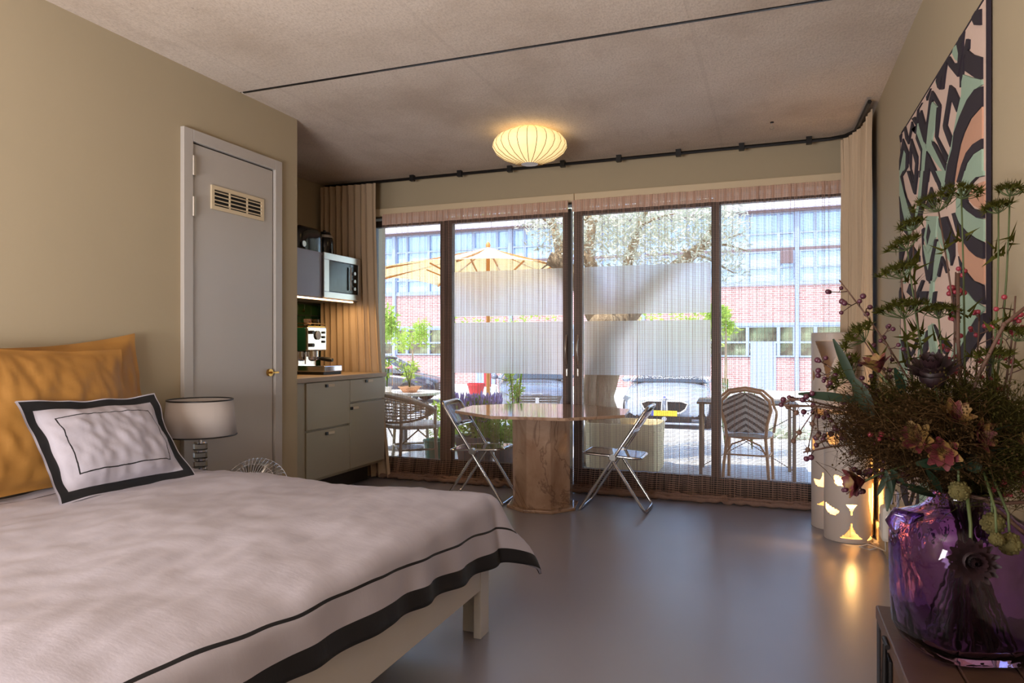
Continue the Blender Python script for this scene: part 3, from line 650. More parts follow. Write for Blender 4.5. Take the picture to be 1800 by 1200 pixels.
# ================================================================== two white cylinder lamps
def cyl_lamp(x, y, h, Rr, holes, label, rz):
    t = thing('cylinder_lamp', label, 'lamp', (x, y, 0), rz, 'white cut-out cylinder lamps'); NU, NV = 170, int(h / .0065); mb = MB()
    def ok(a, z):
        for f in holes:
            if f(a, z): return True
        return False
    vs = []; fs = []
    for j in range(NV + 1):
        for i in range(NU): a = 2 * PI * i / NU; vs.append((Rr * math.cos(a), Rr * math.sin(a), .004 + h * j / NV))
    for j in range(NV):
        for i in range(NU):
            a = 2 * PI * (i + .5) / NU; z = .004 + h * (j + .5) / NV
            if not ok(((a + PI) % (2 * PI) - PI) * Rr, z): fs.append((j * NU + i, j * NU + (i + 1) % NU, (j + 1) * NU + (i + 1) % NU, (j + 1) * NU + i))
    mb.add(vs, fs); mb.build('tube', M['lampwhite'], t, 180, None, False, None, .005)
    MB().tube([((Rr) * math.cos(2 * PI * k / 60), Rr * math.sin(2 * PI * k / 60), .004) for k in range(60)], .004, 6, True).build('foot_ring', M['lampwhite'], t, 180)
    MB().lathe([(Rr - .004, .006), (Rr - .004, .012)], 40).build('base_disc', M['lampwhite'], t, 40)
    MB().tube([(0, 0, .012), (0, 0, .1)], .02, 12).build('lamp_holder', M['lampwhite'], t, 40)
    MB().lathe([(.02, .1), (.034, .14), (.038, .17), (.03, .20), (0, .212)], 18).build('bulb', M['bulb'], t, 60)
    return t
# hole shapes: s = arc position from the side facing the room, z = height (metres)
def lens(s0, z0, L, hgt, tilt=0):
    def f(s, z):
        x, y = s - s0, z - z0; x, y = x * math.cos(tilt) + y * math.sin(tilt), -x * math.sin(tilt) + y * math.cos(tilt)
        return abs(x) < L / 2 and -hgt * (1 - (2 * x / L) ** 4) < y < hgt * .35
    return f
def horn(s0, z0, L, hgt, sg=1):          # concave-sided triangle
    def f(s, z):
        y = (z - z0) * sg; return 0 < y < hgt and abs(s - s0) < L / 2 * (1 - y / hgt) ** 2.2 + .004
    return f
def half(s0, z0, r):
    return lambda s, z: (s - s0) > 0 and math.hypot(s - s0, z - z0) < r
fa = math.atan2(-1.0, -.35)
cyl_lamp(.395, 5.22, 1.32, .138, [horn(.0, 1.265 - .0, .19, .34, -1), half(-.135, 1.03, .037), lens(-.02, .80, .18, .035), lens(.06, .73, .12, .03), half(-.14, .56, .045), lens(-.05, .32, .12, .035), horn(-.03, .32, .05, .06), horn(.02, .16, .2, .1)],
         'tall white cylinder lamp with cut-outs standing in the window corner', fa)
cyl_lamp(.455, 4.93, .80, .137, [lens(-.06, .66, .11, .05), lens(-.01, .40, .08, .045, -.2), lens(.07, .415, .06, .04), lens(-.075, .205, .12, .035, -.3), horn(.055, .245, .06, .065, -1), horn(.055, .03, .13, .1), lens(.29, .28, .24, .17), lens(.30, .54, .24, .16), horn(.24, .02, .16, .1)],
         'shorter white glowing cylinder lamp with cut-outs standing before the tall one', fa)
light('tall_lamp_bulb', 'POINT', (.395, 5.22, .30), 5, (1, .54, .17), .04)
light('short_lamp_bulb', 'POINT', (.455, 4.93, .26), 13, (1, .54, .17), .04)
# heater / plug box and cable in the corner
hb = thing('plug_box', 'white rounded wall box with plug low on the right wall behind the lamps', 'socket', (XR - .001, 4.52, .2))
MB().box(-.05, 0, -.06, .06, -.09, .11).build('box', M['white'], hb, None, .02)
MB().box(-.056, -.05, -.012, .012, -.03, .06).build('slot', M['shade'], hb, None, .004)
tag(MB().tube([(.575, 4.83, .012), (.60, 4.72, .01), (.55, 4.66, .01), (.50, 4.70, .01), (.55, 4.78, .012), (.61, 4.70, .012), (.625, 4.58, .03), (.615, 4.53, .10)], .0035, 6).build('lamp_cable', M['white'], None, 180), 'thin white cable looping on the floor behind the short white lamp', 'cable')

for k, (u, v, lb) in enumerate(((1568, 872, 'grey square wall socket low beside the rug, nearer the window'), (1579, 876, 'grey square wall socket low beside the rug, nearer the trunk'))):
    q = atX(u, v, XR); t = thing('wall_socket', lb, 'socket', (XR - .001, q.y, q.z), 0, 'wall sockets by the rug'); MB().box(-.012, 0, -.04, .04, -.04, .04).build('plate', M['cabgrey'], t, None, .004); MB().tube([(-.0135, 0, 0), (-.008, 0, 0)], .02, 16).build('well', M['kick'], t, 40)
# ================================================================== outside: ground, building, trees, cars, terrace furniture
ZS = -.45
m = NT('terrace_paving'); f = m.noise(3, 5, .6, m.coord()); m.base(m.mix(f, lin((190, 186, 184)), lin((206, 202, 200))), .8); M['pave'] = m.mat
g = MB(); xs = (-40, 25); ys = ((5.95, -.015), (10.6, -.02), (12.2, ZS), (60, ZS))
g.add([(x, y, z) for y, z in ys for x in xs], [(2 * i, 2 * i + 1, 2 * i + 3, 2 * i + 2) for i in range(3)]); struct(g.build('ground', M['pave']))
struct(boxo('sidewalk', mat('sidewalk_slabs', (226, 222, 216), .8), (-40, 25, 20.5, 26, ZS - .1, ZS + .10)))

YF = 26.0; K = 26 / 22
def zf(z): return HCAM + (z - HCAM) * K
M['fblue'] = mat('facade_frame_paint', (150, 164, 192), .45)
M['fdark'] = mat('facade_rail_paint', (112, 92, 96), .5)
m = NT('facade_glass'); f = m.noise(.22, 3, .5, m.coord('Object', (1, 1, 1)))
m.base(m.mix(f, lin((140, 172, 210)), lin((186, 208, 232))), .06, 0, Specular_IOR_Level=.9); M['fglass'] = m.mat
m = NT('facade_glass_low'); f = m.noise(1.3, 4, .6, m.coord()); m.base(m.mix(m.ramp(f, [(.4, (0, 0, 0, 1)), (.6, (1, 1, 1, 1))]), lin((78, 74, 66)), lin((128, 140, 110))), .08, 0, Specular_IOR_Level=.8); M['fglow'] = m.mat
m = NT('red_brick'); br = m.n('ShaderNodeTexBrick'); mp = m.n('ShaderNodeMapping'); mp.inputs['Rotation'].default_value = (R(-90), 0, 0)
m.t.links.new(m.n('ShaderNodeTexCoord').outputs['Object'], mp.inputs[0]); m.t.links.new(mp.outputs[0], br.inputs['Vector'])
br.inputs['Color1'].default_value = lin((190, 142, 138)); br.inputs['Color2'].default_value = lin((172, 122, 120)); br.inputs['Mortar'].default_value = lin((206, 190, 188))
br.inputs['Scale'].default_value = 1; br.inputs['Brick Width'].default_value = .23; br.inputs['Row Height'].default_value = .075; br.inputs['Mortar Size'].default_value = .010
m.base(br.outputs[0], .85); M['brick'] = m.mat
B = thing('brick_building', 'long red brick building with blue framed windows across the street', 'building', (-6, YF, ZS))
X0, X1 = -22.0, 4.5; zt = zf(5.46)
MB().box(X0, X1, YF + .3, YF + 6, ZS, zt - .05).build('core', M['fblue'], B, None, None, True)
MB().box(X0, X1, YF, YF + .3, zf(1.90), zf(3.06)).build('brick_band', M['brick'], B, None, None, True)
MB().box(X0, X1, YF + .02, YF + .3, ZS, zf(.86)).build('brick_base', M['brick'], B, None, None, True)
MB().box(X0 - .2, X1 + .2, YF - .35, YF + 6, zf(5.22), zt).build('roof_edge', mat('roof_fascia', (196, 188, 200), .6), B, None, None, True)
MB().box(X0, X1, YF - .2, YF + .3, zf(5.15), zf(5.22)).build('soffit_rail', M['fdark'], B, None, None, True)
MB().box(X0, X1, YF - .05, YF + .3, zf(1.81), zf(1.90)).build('lintel', M['fblue'], B, None, None, True)
MB().box(X0, X1, YF - .05, YF + .3, zf(3.0), zf(3.09)).build('sill_rail', M['fblue'], B, None, None, True)
MB().box(X0, X1, YF - .04, YF + .3, zf(4.03), zf(4.11)).build('transom_rail', M['fdark'], B, None, None, True)
BAY = 4.48 * K; c0 = .68 * K
for i in range(-4, 1):
    xc = c0 + i * BAY; MB().box(xc - .07, xc + .07, YF - .09, YF + .3, ZS, zf(5.15)).build('column', M['fblue'], B, None, None, True)
offs = [0, .50 * K]; wl = (BAY - 1.0 * K) / 4
for k in range(4): offs.append(.50 * K + wl * (k + 1))
offs.append(BAY)
protos = {}
def far_window(x0, x1, z0, z1, split, glass):
    key = (round(x1 - x0, 2), round(z1 - z0, 2), split, glass); f_ = .055
    if key in protos:
        a, ps = protos[key]; o = a.copy(); col.objects.link(o); o.location = Vector((x0, YF + .02, z0)) - B.location
        for p in ps: q = p.copy(); col.objects.link(q); q.parent = o
        return
    Wd, Hd = x1 - x0, z1 - z0; mb = MB(); zs = Hd * split
    for b in ((0, f_, 0, Hd), (Wd - f_, Wd, 0, Hd), (f_, Wd - f_, 0, f_), (f_, Wd - f_, Hd - f_, Hd), (f_, Wd - f_, zs - .03, zs + .03)): mb.box(b[0], b[1], -.05, .12, b[2], b[3])
    o = mb.build('window', M['fblue'], B); o.location = Vector((x0, YF + .02, z0)) - B.location; ps = []
    for a, b in ((f_, zs - .03), (zs + .03, Hd - f_)): ps.append(MB().box(f_, Wd - f_, .04, .06, a, b).build('pane', M[glass], o))
    protos[key] = (o, ps)
for i in range(-4, 1):
    for k in range(6):
        x0, x1 = c0 + i * BAY + offs[k] + (.07 if k == 0 else 0), c0 + i * BAY + offs[k + 1] - (.07 if k == 5 else 0)
        if x1 > X1 or x0 < X0: continue
        far_window(x0, x1, zf(4.11), zf(5.15), .42, 'fglass'); far_window(x0, x1, zf(3.09), zf(4.03), .47, 'fglass'); far_window(x0, x1, zf(.88), zf(1.81), .47, 'fglow')
for i in range(-4, 1):
    for k in (1, 4):
        x0 = c0 + i * BAY + offs[k]
        if i in (-1, -3) and k == 4: MB().box(x0 + .1, x0 + .95, YF - .06, YF + .2, ZS, zf(1.3)).build('door', M['fblue'], B, None, None, True)
MB().box(.23 * K, .58 * K, YF - .25, YF - .2, zf(3.62), zf(4.0)).build('open_window', M['fdark'], B, None, .02, True)

# ---- leaves
def leafcloud(name, mt, parent, blobs, n, size, seed, kind='stuff', asp=.35):
    r_ = random.Random(seed); mb = MB(); tot = sum(b[1] ** 2 for b in blobs)
    for c, rad in blobs:
        c = Vector(c)
        for _ in range(int(n * rad * rad / tot)):
            while True:
                q = Vector((r_.uniform(-1, 1), r_.uniform(-1, 1), r_.uniform(-1, 1)))
                if q.length < 1: break
            p = c + q * rad; d = Vector((r_.gauss(0, 1), r_.gauss(0, 1), r_.gauss(0, .8))).normalized(); e = d.orthogonal().normalized(); e.rotate(Matrix.Rotation(r_.uniform(0, 6.28), 3, d)); L = size * r_.uniform(.6, 1.3)
            mb.add([p, p + d * L * .5 + e * L * asp * .5, p + d * L, p + d * L * .5 - e * L * asp * .5], [(0, 1, 2, 3)])
    return mb.build(name, mt, parent, None, None, True, kind)
def leafmat(name, a, b, tr=.35):
    m = NT(name); f = m.noise(3.5, 3, .6, m.coord()); c = m.mix(f, lin(a), lin(b)); df = m.n('ShaderNodeBsdfDiffuse'); tl = m.n('ShaderNodeBsdfTranslucent'); mx = m.n('ShaderNodeMixShader'); mx.inputs[0].default_value = tr
    m.t.links.new(c, df.inputs[0]); m.t.links.new(c, tl.inputs[0]); m.t.links.new(df.outputs[0], mx.inputs[1]); m.t.links.new(tl.outputs[0], mx.inputs[2]); m.shader(mx.outputs[0]); return m.mat
M['olive'] = leafmat('olive_leaves', (204, 208, 180), (246, 247, 238)); M['green'] = leafmat('bright_leaves', (140, 178, 62), (208, 228, 124), .5); M['dgreen'] = leafmat('deep_green_leaves', (58, 96, 36), (120, 158, 66), .4)
m = NT('bark'); f = m.noise(14, 6, .7, m.coord('Object', (2.5, 2.5, .5)), .6); m.base(m.mix(f, lin((150, 124, 96)), lin((232, 204, 168))), .9); m.bump(f, .9, .05); M['bark'] = m.mat
# olive tree in its planter
def limb(pts, rs, parent, name, n=12, seed=0):
    P = [Vector(p) for p in pts]; q = []; rr = []
    for i in range(len(P) - 1):
        for k in range(4):
            t = k / 4; v = P[i].lerp(P[i + 1], t); q.append(v + Vector((noise.noise(v * 3 + Vector((seed, 0, 0))), noise.noise(v * 3 + Vector((0, seed, 5))), 0)) * rs[i] * .35); rr.append(rs[i] * (1 - t) + rs[i + 1] * t)
    q.append(P[-1]); rr.append(rs[-1]); mb = MB(); mb.tube(q, rr, n); o = mb.build(name, M['bark'], parent, 180, None, True); return o
TD = 7.3
ol = thing('olive_tree', 'old olive tree with thick trunk and silvery leaves in front of the white car', 'tree', tuple(at(1058, 780, TD)))
def T(u, v, d=TD): return tuple(at(u, v, d))
limb([T(1056, 815), T(1055, 745), T(1054, 690), T(1062, 620), T(1068, 560)], [.22, .19, .165, .17, .2], ol, 'trunk', 16, 3)
limb([T(1040, 720, TD - .1), T(1036, 690, TD - .1), T(1046, 610, TD - .08)], [.07, .075, .05], ol, 'trunk_burl', 10, 5)
L1 = [T(1066, 585), T(1020, 500), T(982, 462), T(966, 454)]; limb(L1, [.14, .11, .09, .075], ol, 'branch', 12, 1)
limb([T(985, 465), T(980, 420, TD + .2), T(972, 385, TD + .3)], [.07, .05, .03], ol, 'branch', 10, 2)
limb([T(1066, 590), T(1045, 500), T(1032, 450, TD - .1), T(1040, 395), T(1020, 350)], [.12, .085, .06, .05, .03], ol, 'branch', 10, 4)
limb([T(1072, 590), T(1140, 510), T(1212, 452, TD + .2), T(1236, 430, TD + .2), T(1262, 380)], [.14, .1, .07, .055, .02], ol, 'branch', 10, 6)
limb([T(1080, 560, TD + .2), T(1100, 480, TD + .3), T(1120, 400, TD + .3), T(1150, 340, TD + .3)], [.09, .06, .045, .02], ol, 'branch', 10, 7)
for k, (a, b) in enumerate((((1212, 452), (1305, 410)), ((1236, 430), (1318, 442)), ((1200, 440), (1290, 480)), ((1040, 400), (1080, 360)), ((975, 400), (925, 370)), ((1120, 400), (1190, 375)), ((985, 460), (948, 475)))):
    limb([T(*a), T((a[0] + b[0]) / 2, (a[1] + b[1]) / 2 - 6), T(*b)], [.022, .014, .006], ol, 'twig', 6, k)
leafcloud('foliage', M['olive'], ol, [(T(960, 385), .36), (T(1000, 395, TD + .3), .42), (T(1050, 380, TD + .2), .45), (T(1075, 420, TD - .2), .4), (T(1120, 380, TD + .3), .55), (T(1180, 385), .5), (T(1225, 400, TD - .1), .42), (T(1270, 385, TD), .33), (T(1270, 430), .3), (T(1285, 470, TD + .1), .2), (T(1130, 445, TD + .2), .4), (T(1060, 340), .5), (T(1160, 320, TD + .3), .6), (T(930, 365, TD + .3), .25), (T(1010, 440), .25), (T(1240, 345), .4)], 10500, .07, 4, 'stuff', .26)
pl = thing('fabric_planter', 'large beige fabric planter bag around the olive trunk', 'planter', (at(1092, 830, 6.95).x, at(1092, 830, 6.95).y + .2, -.015))
MB().lathe([(.36, 0), (.375, .03), (.372, .25), (.385, .46), (.375, .475), (.36, .46), (.355, .40), (0, .40)], 44, (0, 0, 0), True, 1.0, .8, 5).build('bag', mat('planter_canvas', (246, 222, 176), .85, var=.04, vscale=6, bump=.2, bscale=40), pl, 50)
MB().grid(lambda u, v: (.36 * (2 * u - 1) * .96, .36 * (2 * v - 1) * .75, .40 + .03 * noise.noise((u * 6, v * 6, 1))), 12, 12).build('soil', M['bark'], pl, 180)

# ---- parasol
ps = thing('parasol', 'large yellow garden parasol on a wooden pole behind the left sliding door', 'parasol', tuple(at(858, 770, 9.2)))
ps.location.z = -.02; px_, py_ = ps.location.x, ps.location.y
hub = at(858, 434, 9.2); tilt = Matrix.Rotation(R(-1.5), 3, 'X')
m = NT('yellow_canvas'); df = m.n('ShaderNodeBsdfDiffuse'); tl = m.n('ShaderNodeBsdfTranslucent'); mx = m.n('ShaderNodeMixShader'); mx.inputs[0].default_value = .45
df.inputs[0].default_value = lin((252, 248, 236)); tl.inputs[0].default_value = lin((255, 236, 176)); m.t.links.new(df.outputs[0], mx.inputs[1]); m.t.links.new(tl.outputs[0], mx.inputs[2]); m.shader(mx.outputs[0])
N8 = 8; RP = 1.47; rim = []
def pp(r, a, dz=0): return hub + tilt @ Vector((r * math.cos(a), r * math.sin(a), -.26 * r - .035 * math.sin(min(1, r / RP) * PI) + dz))
for k in range(N8):
    a0, a1 = 2 * PI * k / N8 + .15, 2 * PI * (k + 1) / N8 + .15
    def pan(u, v):
        r = .03 + (RP - .03) * v; p0, p1 = pp(r, a0), pp(r, a1); p = p0.lerp(p1, u); p.z += .03 * math.sin(PI * u) * v * (1 if v < .95 else 1); return tuple(p)
    MB().grid(pan, 8, 8).build('canopy_panel', m.mat, ps, 180, None, True, None, .003)
M['wood'] = mat('oiled_wood', (206, 138, 66), .5, var=.15, vscale=20)
for k in range(N8):
    a0 = 2 * PI * k / N8 + .15; MB().bar(pp(.05, a0, -.02), pp(RP * .98, a0, -.02), .018, .022).build('rib', M['wood'], ps, None, None, True)
    MB().bar(hub + Vector((.03 * math.cos(a0), .03 * math.sin(a0), -.62)), pp(RP * .58, a0, -.03), .016, .018).build('strut', M['wood'], ps, None, None, True)
MB().tube([(px_, py_, 0), tuple(hub + Vector((0, 0, -.03)))], .026, 14).build('pole', M['wood'], ps, 60, None, True)
MB().lathe([(.07, -.07), (.07, .0), (.03, .02)], 16, tuple(hub + Vector((0, 0, -.6)))).build('runner', M['wood'], ps, 50, None, True)
MB().lathe([(.02, -.02), (.035, .02), (.02, .06), (0, .07)], 14, tuple(hub)).build('finial', M['wood'], ps, 60, None, True)
MB().lathe([(.26, 0), (.26, .06), (.05, .09), (.05, .2)], 28).build('base', M['kick'], ps, 50)

# ---- trees over and before the far building
def tree(name, label, base, top, rad, n, size, mt, seed, tr=.12):
    t = thing(name, label, 'tree', base); b = Vector(base); tp = Vector(top); limb([base, tuple(b.lerp(tp, .5)), top], [tr, tr * .7, tr * .3], t, 'trunk', 8, seed); r_ = random.Random(seed)
    bl_ = [(tuple(tp + Vector((r_.uniform(-1, 1), r_.uniform(-.6, .6), r_.uniform(-.6, .5))) * rad), rad * r_.uniform(.35, .6)) for _ in range(9)]; leafcloud('foliage', mt, t, bl_, n, size, seed); return t
for i, (u, v, d, rad, lb) in enumerate(((850, 350, 45, 3.2, 'green tree rising over the roof above the yellow parasol'), (960, 335, 44, 2.6, 'green tree rising over the roof behind the olive crown'), (1330, 335, 45, 2.2, 'green tree over the roof just right of the olive leaves'), (1460, 330, 46, 2.9, 'green tree over the roof beside the right-hand drape'), (1150, 320, 52, 3.4, 'tall green tree over the roof behind the middle of the olive crown'))):
    q = at(u, v, d); tree('tree', lb, (q.x, q.y, ZS), tuple(q), rad, 1800, .34, M['green'] if i != 2 else M['dgreen'], 20 + i, .25)
for i, (u, v, d, rad, lb) in enumerate(((664, 565, 17, .42, 'bright green shrub at the left window edge behind the dark car'), (725, 585, 23, .62, 'young green tree by the far facade above the dark car roof'), (895, 565, 21.6, 1.4, 'bright green tree seen between the frosted strips under the parasol'), (1196, 558, 20.5, 1.1, 'bright green tree seen between the frosted strips right of the olive trunk'), (1276, 560, 17, .38, 'small sprig of a green tree just right of the last sliding door frame'))):
    q = at(u, v, d); tree('tree', lb, (q.x, q.y, ZS), tuple(q), rad, 650, .17, M['green'], 40 + i, .05)

# ---- cars
GLS = mat('car_glass', (60, 66, 72), .05, Specular_IOR_Level=.9); TYR = mat('tyre', (30, 29, 30), .7); RIM = mat('alloy_rim', (186, 186, 190), .3, .8); PLATE = mat('number_plate', (236, 190, 40), .5); HL = mat('headlight', (120, 126, 134), .1, .3); EU = mat('plate_blue', (80, 90, 170), .5)
def car(name, label, loc, rz, paint, kind, s=1.0):
    t = thing(name, label, 'car', loc, rz); t.scale = (s, s, s)
    # stations along the body: x from the nose (0) backwards (negative), half width, lower z, belt z, top z
    if kind == 'hatch': st = [(0, .62, .32, .58, .66), (-.12, .74, .22, .62, .74), (-.55, .84, .2, .70, .84), (-1.05, .87, .2, .80, .93), (-1.6, .88, .2, .86, .96), (-2.6, .88, .2, .90, .98), (-3.4, .87, .2, .94, 1.0), (-3.85, .83, .24, .95, 1.02), (-4.05, .74, .34, .92, 1.0)]; gh = [(-1.0, .74, .90, .94), (-1.75, .64, .9, 1.38), (-2.4, .61, .9, 1.48), (-3.2, .60, .9, 1.46), (-3.75, .60, .92, 1.30), (-4.0, .66, .95, 1.0)]; wx = (-.82, -3.35)
    else: st = [(0, .58, .30, .58, .70), (-.06, .74, .20, .62, .74), (-.25, .86, .18, .68, .80), (-.7, .92, .18, .74, .90), (-1.3, .935, .18, .82, .98), (-2.0, .935, .18, .86, 1.0), (-3.2, .935, .18, .90, 1.02), (-4.2, .90, .22, .92, 1.02), (-4.75, .80, .34, .90, .98)]; gh = [(-1.25, .80, .94, .98), (-2.05, .66, .95, 1.40), (-2.7, .62, .95, 1.47), (-3.4, .62, .95, 1.42), (-4.1, .72, .97, 1.0)]; wx = (-.88, -3.85)
    prof = lambda hw, zb, zs, zt: [(0, zb), (hw * .86, zb), (hw * .98, zb + .10), (hw, (zb + zs) / 2), (hw * .985, zs), (hw * .90, zs + (zt - zs) * .55), (hw * .6, zs + (zt - zs) * .93), (0, zt)]
    def loft(stn, pf):
        vs = []; fs = []
        rows = []
        for q in stn:
            h = pf(*q[1:]); ring = [(q[0], y, z) for y, z in h] + [(q[0], -y, z) for y, z in h[-2:0:-1]]; rows.append(ring); vs += ring
        n = len(rows[0])
        for i in range(len(rows) - 1):
            for j in range(n): fs.append((i * n + j, i * n + (j + 1) % n, (i + 1) * n + (j + 1) % n, (i + 1) * n + j))
        fs.append(tuple(range(n))[::-1]); fs.append(tuple((len(rows) - 1) * n + j for j in range(n))); return vs, fs
    MB().add(*loft(st, prof)).build('body', paint, t, 40, None, False, None, None, 1)
    gp = lambda hw, zb, zt: [(0, zb), (hw * 1.08, zb), (hw * 1.02, zb + (zt - zb) * .4), (hw * .94, zb + (zt - zb) * .8), (hw * .75, zt - .01), (0, zt)]
    MB().add(*loft(gh, gp)).build('cabin_glass', GLS, t, 40)
    if kind == 'hatch': rf = [(-1.7, .60, 1.36), (-2.4, .575, 1.487), (-3.2, .565, 1.467), (-3.8, .55, 1.31)]
    else: rf = [(-2.02, .62, 1.395), (-2.7, .58, 1.477), (-3.4, .58, 1.427)]
    mb = MB(); mb.grid(lambda u, v: (lambda k, f: tuple((rf[k][0] * (1 - f) + rf[k + 1][0] * f, (2 * u - 1) * (rf[k][1] * (1 - f) + rf[k + 1][1] * f) * .98, rf[k][2] * (1 - f) + rf[k + 1][2] * f + .006 - .03 * (2 * u - 1) ** 4)))(min(int(v * (len(rf) - 1)), len(rf) - 2), v * (len(rf) - 1) - min(int(v * (len(rf) - 1)), len(rf) - 2)), 10, 8); mb.build('roof', paint, t, 180, None, False, None, .03)
    for s_ in (-1, 1):
        k = gh; pil = [[(q[0], s_ * q[1] * 1.0, q[2] + (q[3] - q[2]) * f) for f in (0, .4, .8, .97)] for q in k]
        MB().tube([(k[0][0], s_ * k[0][1] * 1.05, k[0][3])] + [(q[0], s_ * q[1] * .86, q[3] - .01) for q in k[1:-1]] + [(k[-1][0], s_ * k[-1][1] * 1.02, k[-1][3])], .022, 6).build('window_trim', M['chrome'] if kind == 'hatch' else paint, t, 180)
        MB().bar((k[2][0], s_ * k[2][1] * 1.06, .95), (k[2][0], s_ * k[2][1] * .93, 1.42), .06, .03).build('pillar', paint, t)
        MB().ball((-1.5 if kind == 'hatch' else -1.75, s_ * 1.0, 1.0), .1, 12, 8, (.7, 1, .7)).bar((-1.5 if kind == 'hatch' else -1.75, s_ * .85, .95), (-1.5 if kind == 'hatch' else -1.75, s_ * .97, .98), .04, .03).build('mirror', paint, t, 180)
        for x in wx:
            wmb = MB(); wmb.lathe([(.20, -.10), (.31, -.10), (.325, -.06), (.325, .06), (.31, .10), (.20, .10)], 32); wmb.v = [(x + a, s_ * (st[3][1] - .09) + c, .325 + b) for a, b, c in wmb.v]; wo_ = wmb.build('wheel', TYR, t, 50)
            r_ = MB(); yo = s_ * (st[3][1] + .005)
            r_.tube([(x + .195 * math.cos(2 * PI * k / 28), yo, .325 + .195 * math.sin(2 * PI * k / 28)) for k in range(28)], .022, 6, True); r_.tube([(x, yo - s_ * .04, .325), (x, yo + s_ * .01, .325)], .045, 12)
            for k in range(5): a = 2 * PI * k / 5; r_.bar((x + .03 * math.cos(a), yo, .325 + .03 * math.sin(a)), (x + .19 * math.cos(a), yo, .325 + .19 * math.sin(a)), .02, .055, (-math.sin(a), 0, math.cos(a)))
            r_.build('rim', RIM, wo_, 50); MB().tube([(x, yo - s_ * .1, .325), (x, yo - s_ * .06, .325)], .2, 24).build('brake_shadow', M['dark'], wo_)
        for z in (.86,): MB().bar((-2.3, s_ * (st[5][1] + .005), z), (-2.5, s_ * (st[5][1] + .005), z), .02, .02).build('door_handle', M['chrome'], t)
    # nose
    if kind == 'kidney':
        for s_ in (-1, 1):
            kp = [(.055, .62), (.34, .62), (.47, .57), (.42, .45), (.31, .375), (.09, .375), (.055, .42)]; pts = [(.045 - .10 * y * y, s_ * y, z + .02) for y, z in kp]
            MB().prism(pts, (-.06, 0, 0)).build('grille', M['dark'], t); rim_ = MB(); rim_.tube([(p[0] + .004, p[1], p[2]) for p in pts], .018, 6, True)
            rim_.build('grille_surround', M['white'], t, 60)
            for k in range(9): y = .06 + k * .042; MB().bar((.055 - .10 * y * y, s_ * y, .41 if y < .32 else .45), (.055 - .10 * y * y, s_ * y, .632 if y < .36 else .60), .008, .012).build('grille_slat', RIM, t)
            hp = [(.50, .58), (.84, .70), (.88, .63), (.82, .56), (.56, .51)]; MB().prism([(.05 - .34 * y * y, s_ * y, z + .03) for y, z in hp], (-.05, 0, 0)).build('headlight', HL, t)
            MB().prism([(.045 - .22 * y * y, s_ * y, z) for y, z in ((.55, .33), (.80, .38), (.84, .26), (.50, .27))], (-.05, 0, 0)).build('side_intake', M['dark'], t)
        MB().tube([(.0, 0, .70), (.03, 0, .715)], .042, 20).build('emblem', M['chrome'], t, 50); MB().tube([(.03, 0, .714), (.034, 0, .716)], .03, 20).build('emblem_face', EU, t, 50)
        MB().box(.04, .07, -.55, .55, .22, .33).build('lower_grille', M['dark'], t, None, .02); MB().box(.0, .1, -.8, .8, .165, .20).build('splitter', paint, t, None, .015)
        MB().tube([(.07, 0, .275), (.076, 0, .275)], .05, 18).build('radar_cover', RIM, t, 50); pz = .335
    else:
        MB().prism([(.05 - .16 * y * y, y, z) for y, z in ((-.60, .62), (.60, .62), (.52, .40), (.42, .28), (-.42, .28), (-.52, .40))], (-.09, 0, 0)).build('grille', M['kick'], t)
        for z in (.34, .40, .46, .52, .58): MB().bar((.055, -.5, z), (.055, .5, z), .01, .012).build('grille_slat', RIM, t)
        for s_ in (-1, 1):
            MB().prism([(.02 - .26 * y * y, s_ * y, z) for y, z in ((.56, .60), (.86, .74), (.86, .62), (.62, .53))], (-.06, 0, 0)).build('headlight', HL, t)
            MB().prism([(.03 - .24 * y * y, s_ * y, z) for y, z in ((.55, .28), (.84, .32), (.84, .24), (.5, .24))], (-.05, 0, 0)).build('fog_intake', M['dark'], t)
        MB().prism([(.062, y, z) for y, z in ((0, .60), (.05, .58), (.035, .52), (.05, .47), (0, .44), (-.05, .47), (-.035, .52), (-.05, .58))], (.01, 0, 0)).build('emblem', M['chrome'], t); MB().box(.02, .05, -.14, .14, .665, .685).build('name_strip', M['chrome'], t, None, .004); pz = .34
    pt = MB().box(.075, .085, -.26, .26, pz, pz + .11).build('number_plate', PLATE, t, None, .004); MB().box(.085, .087, -.26 if kind == 'kidney' else .215, -.215 if kind == 'kidney' else .26, pz, pz + .11).build('blue_field', EU, pt)
    return t
WHT = mat('white_paintwork', (168, 175, 190), .18, .0, Coat_Weight=.8); GRY = mat('grey_paintwork', (120, 122, 134), .2, .3, Coat_Weight=.8); DRK = mat('dark_paintwork', (58, 54, 64), .22, .3, Coat_Weight=.8)
def face_cam(u, v, d, z, extra=0): q = at(u, v, d); return (q.x, q.y, z), math.atan2(-q.y, -q.x) + extra
l, a = face_cam(1168, 715, 13.5, ZS); car('car', 'white saloon with double rounded grille parked facing the right sliding door', l, a - R(4), WHT, 'kidney', .94)
l, a = face_cam(944, 700, 15.2, ZS); car('car', 'grey car with wide dark grille parked facing the left sliding door', l, a + R(4), GRY, 'grille', .92)
q = at(778, 690, 20.5); car('car', 'dark hatchback seen from its side beyond the left window', (q.x, q.y, ZS - .0), R(8), DRK, 'hatch', .96)

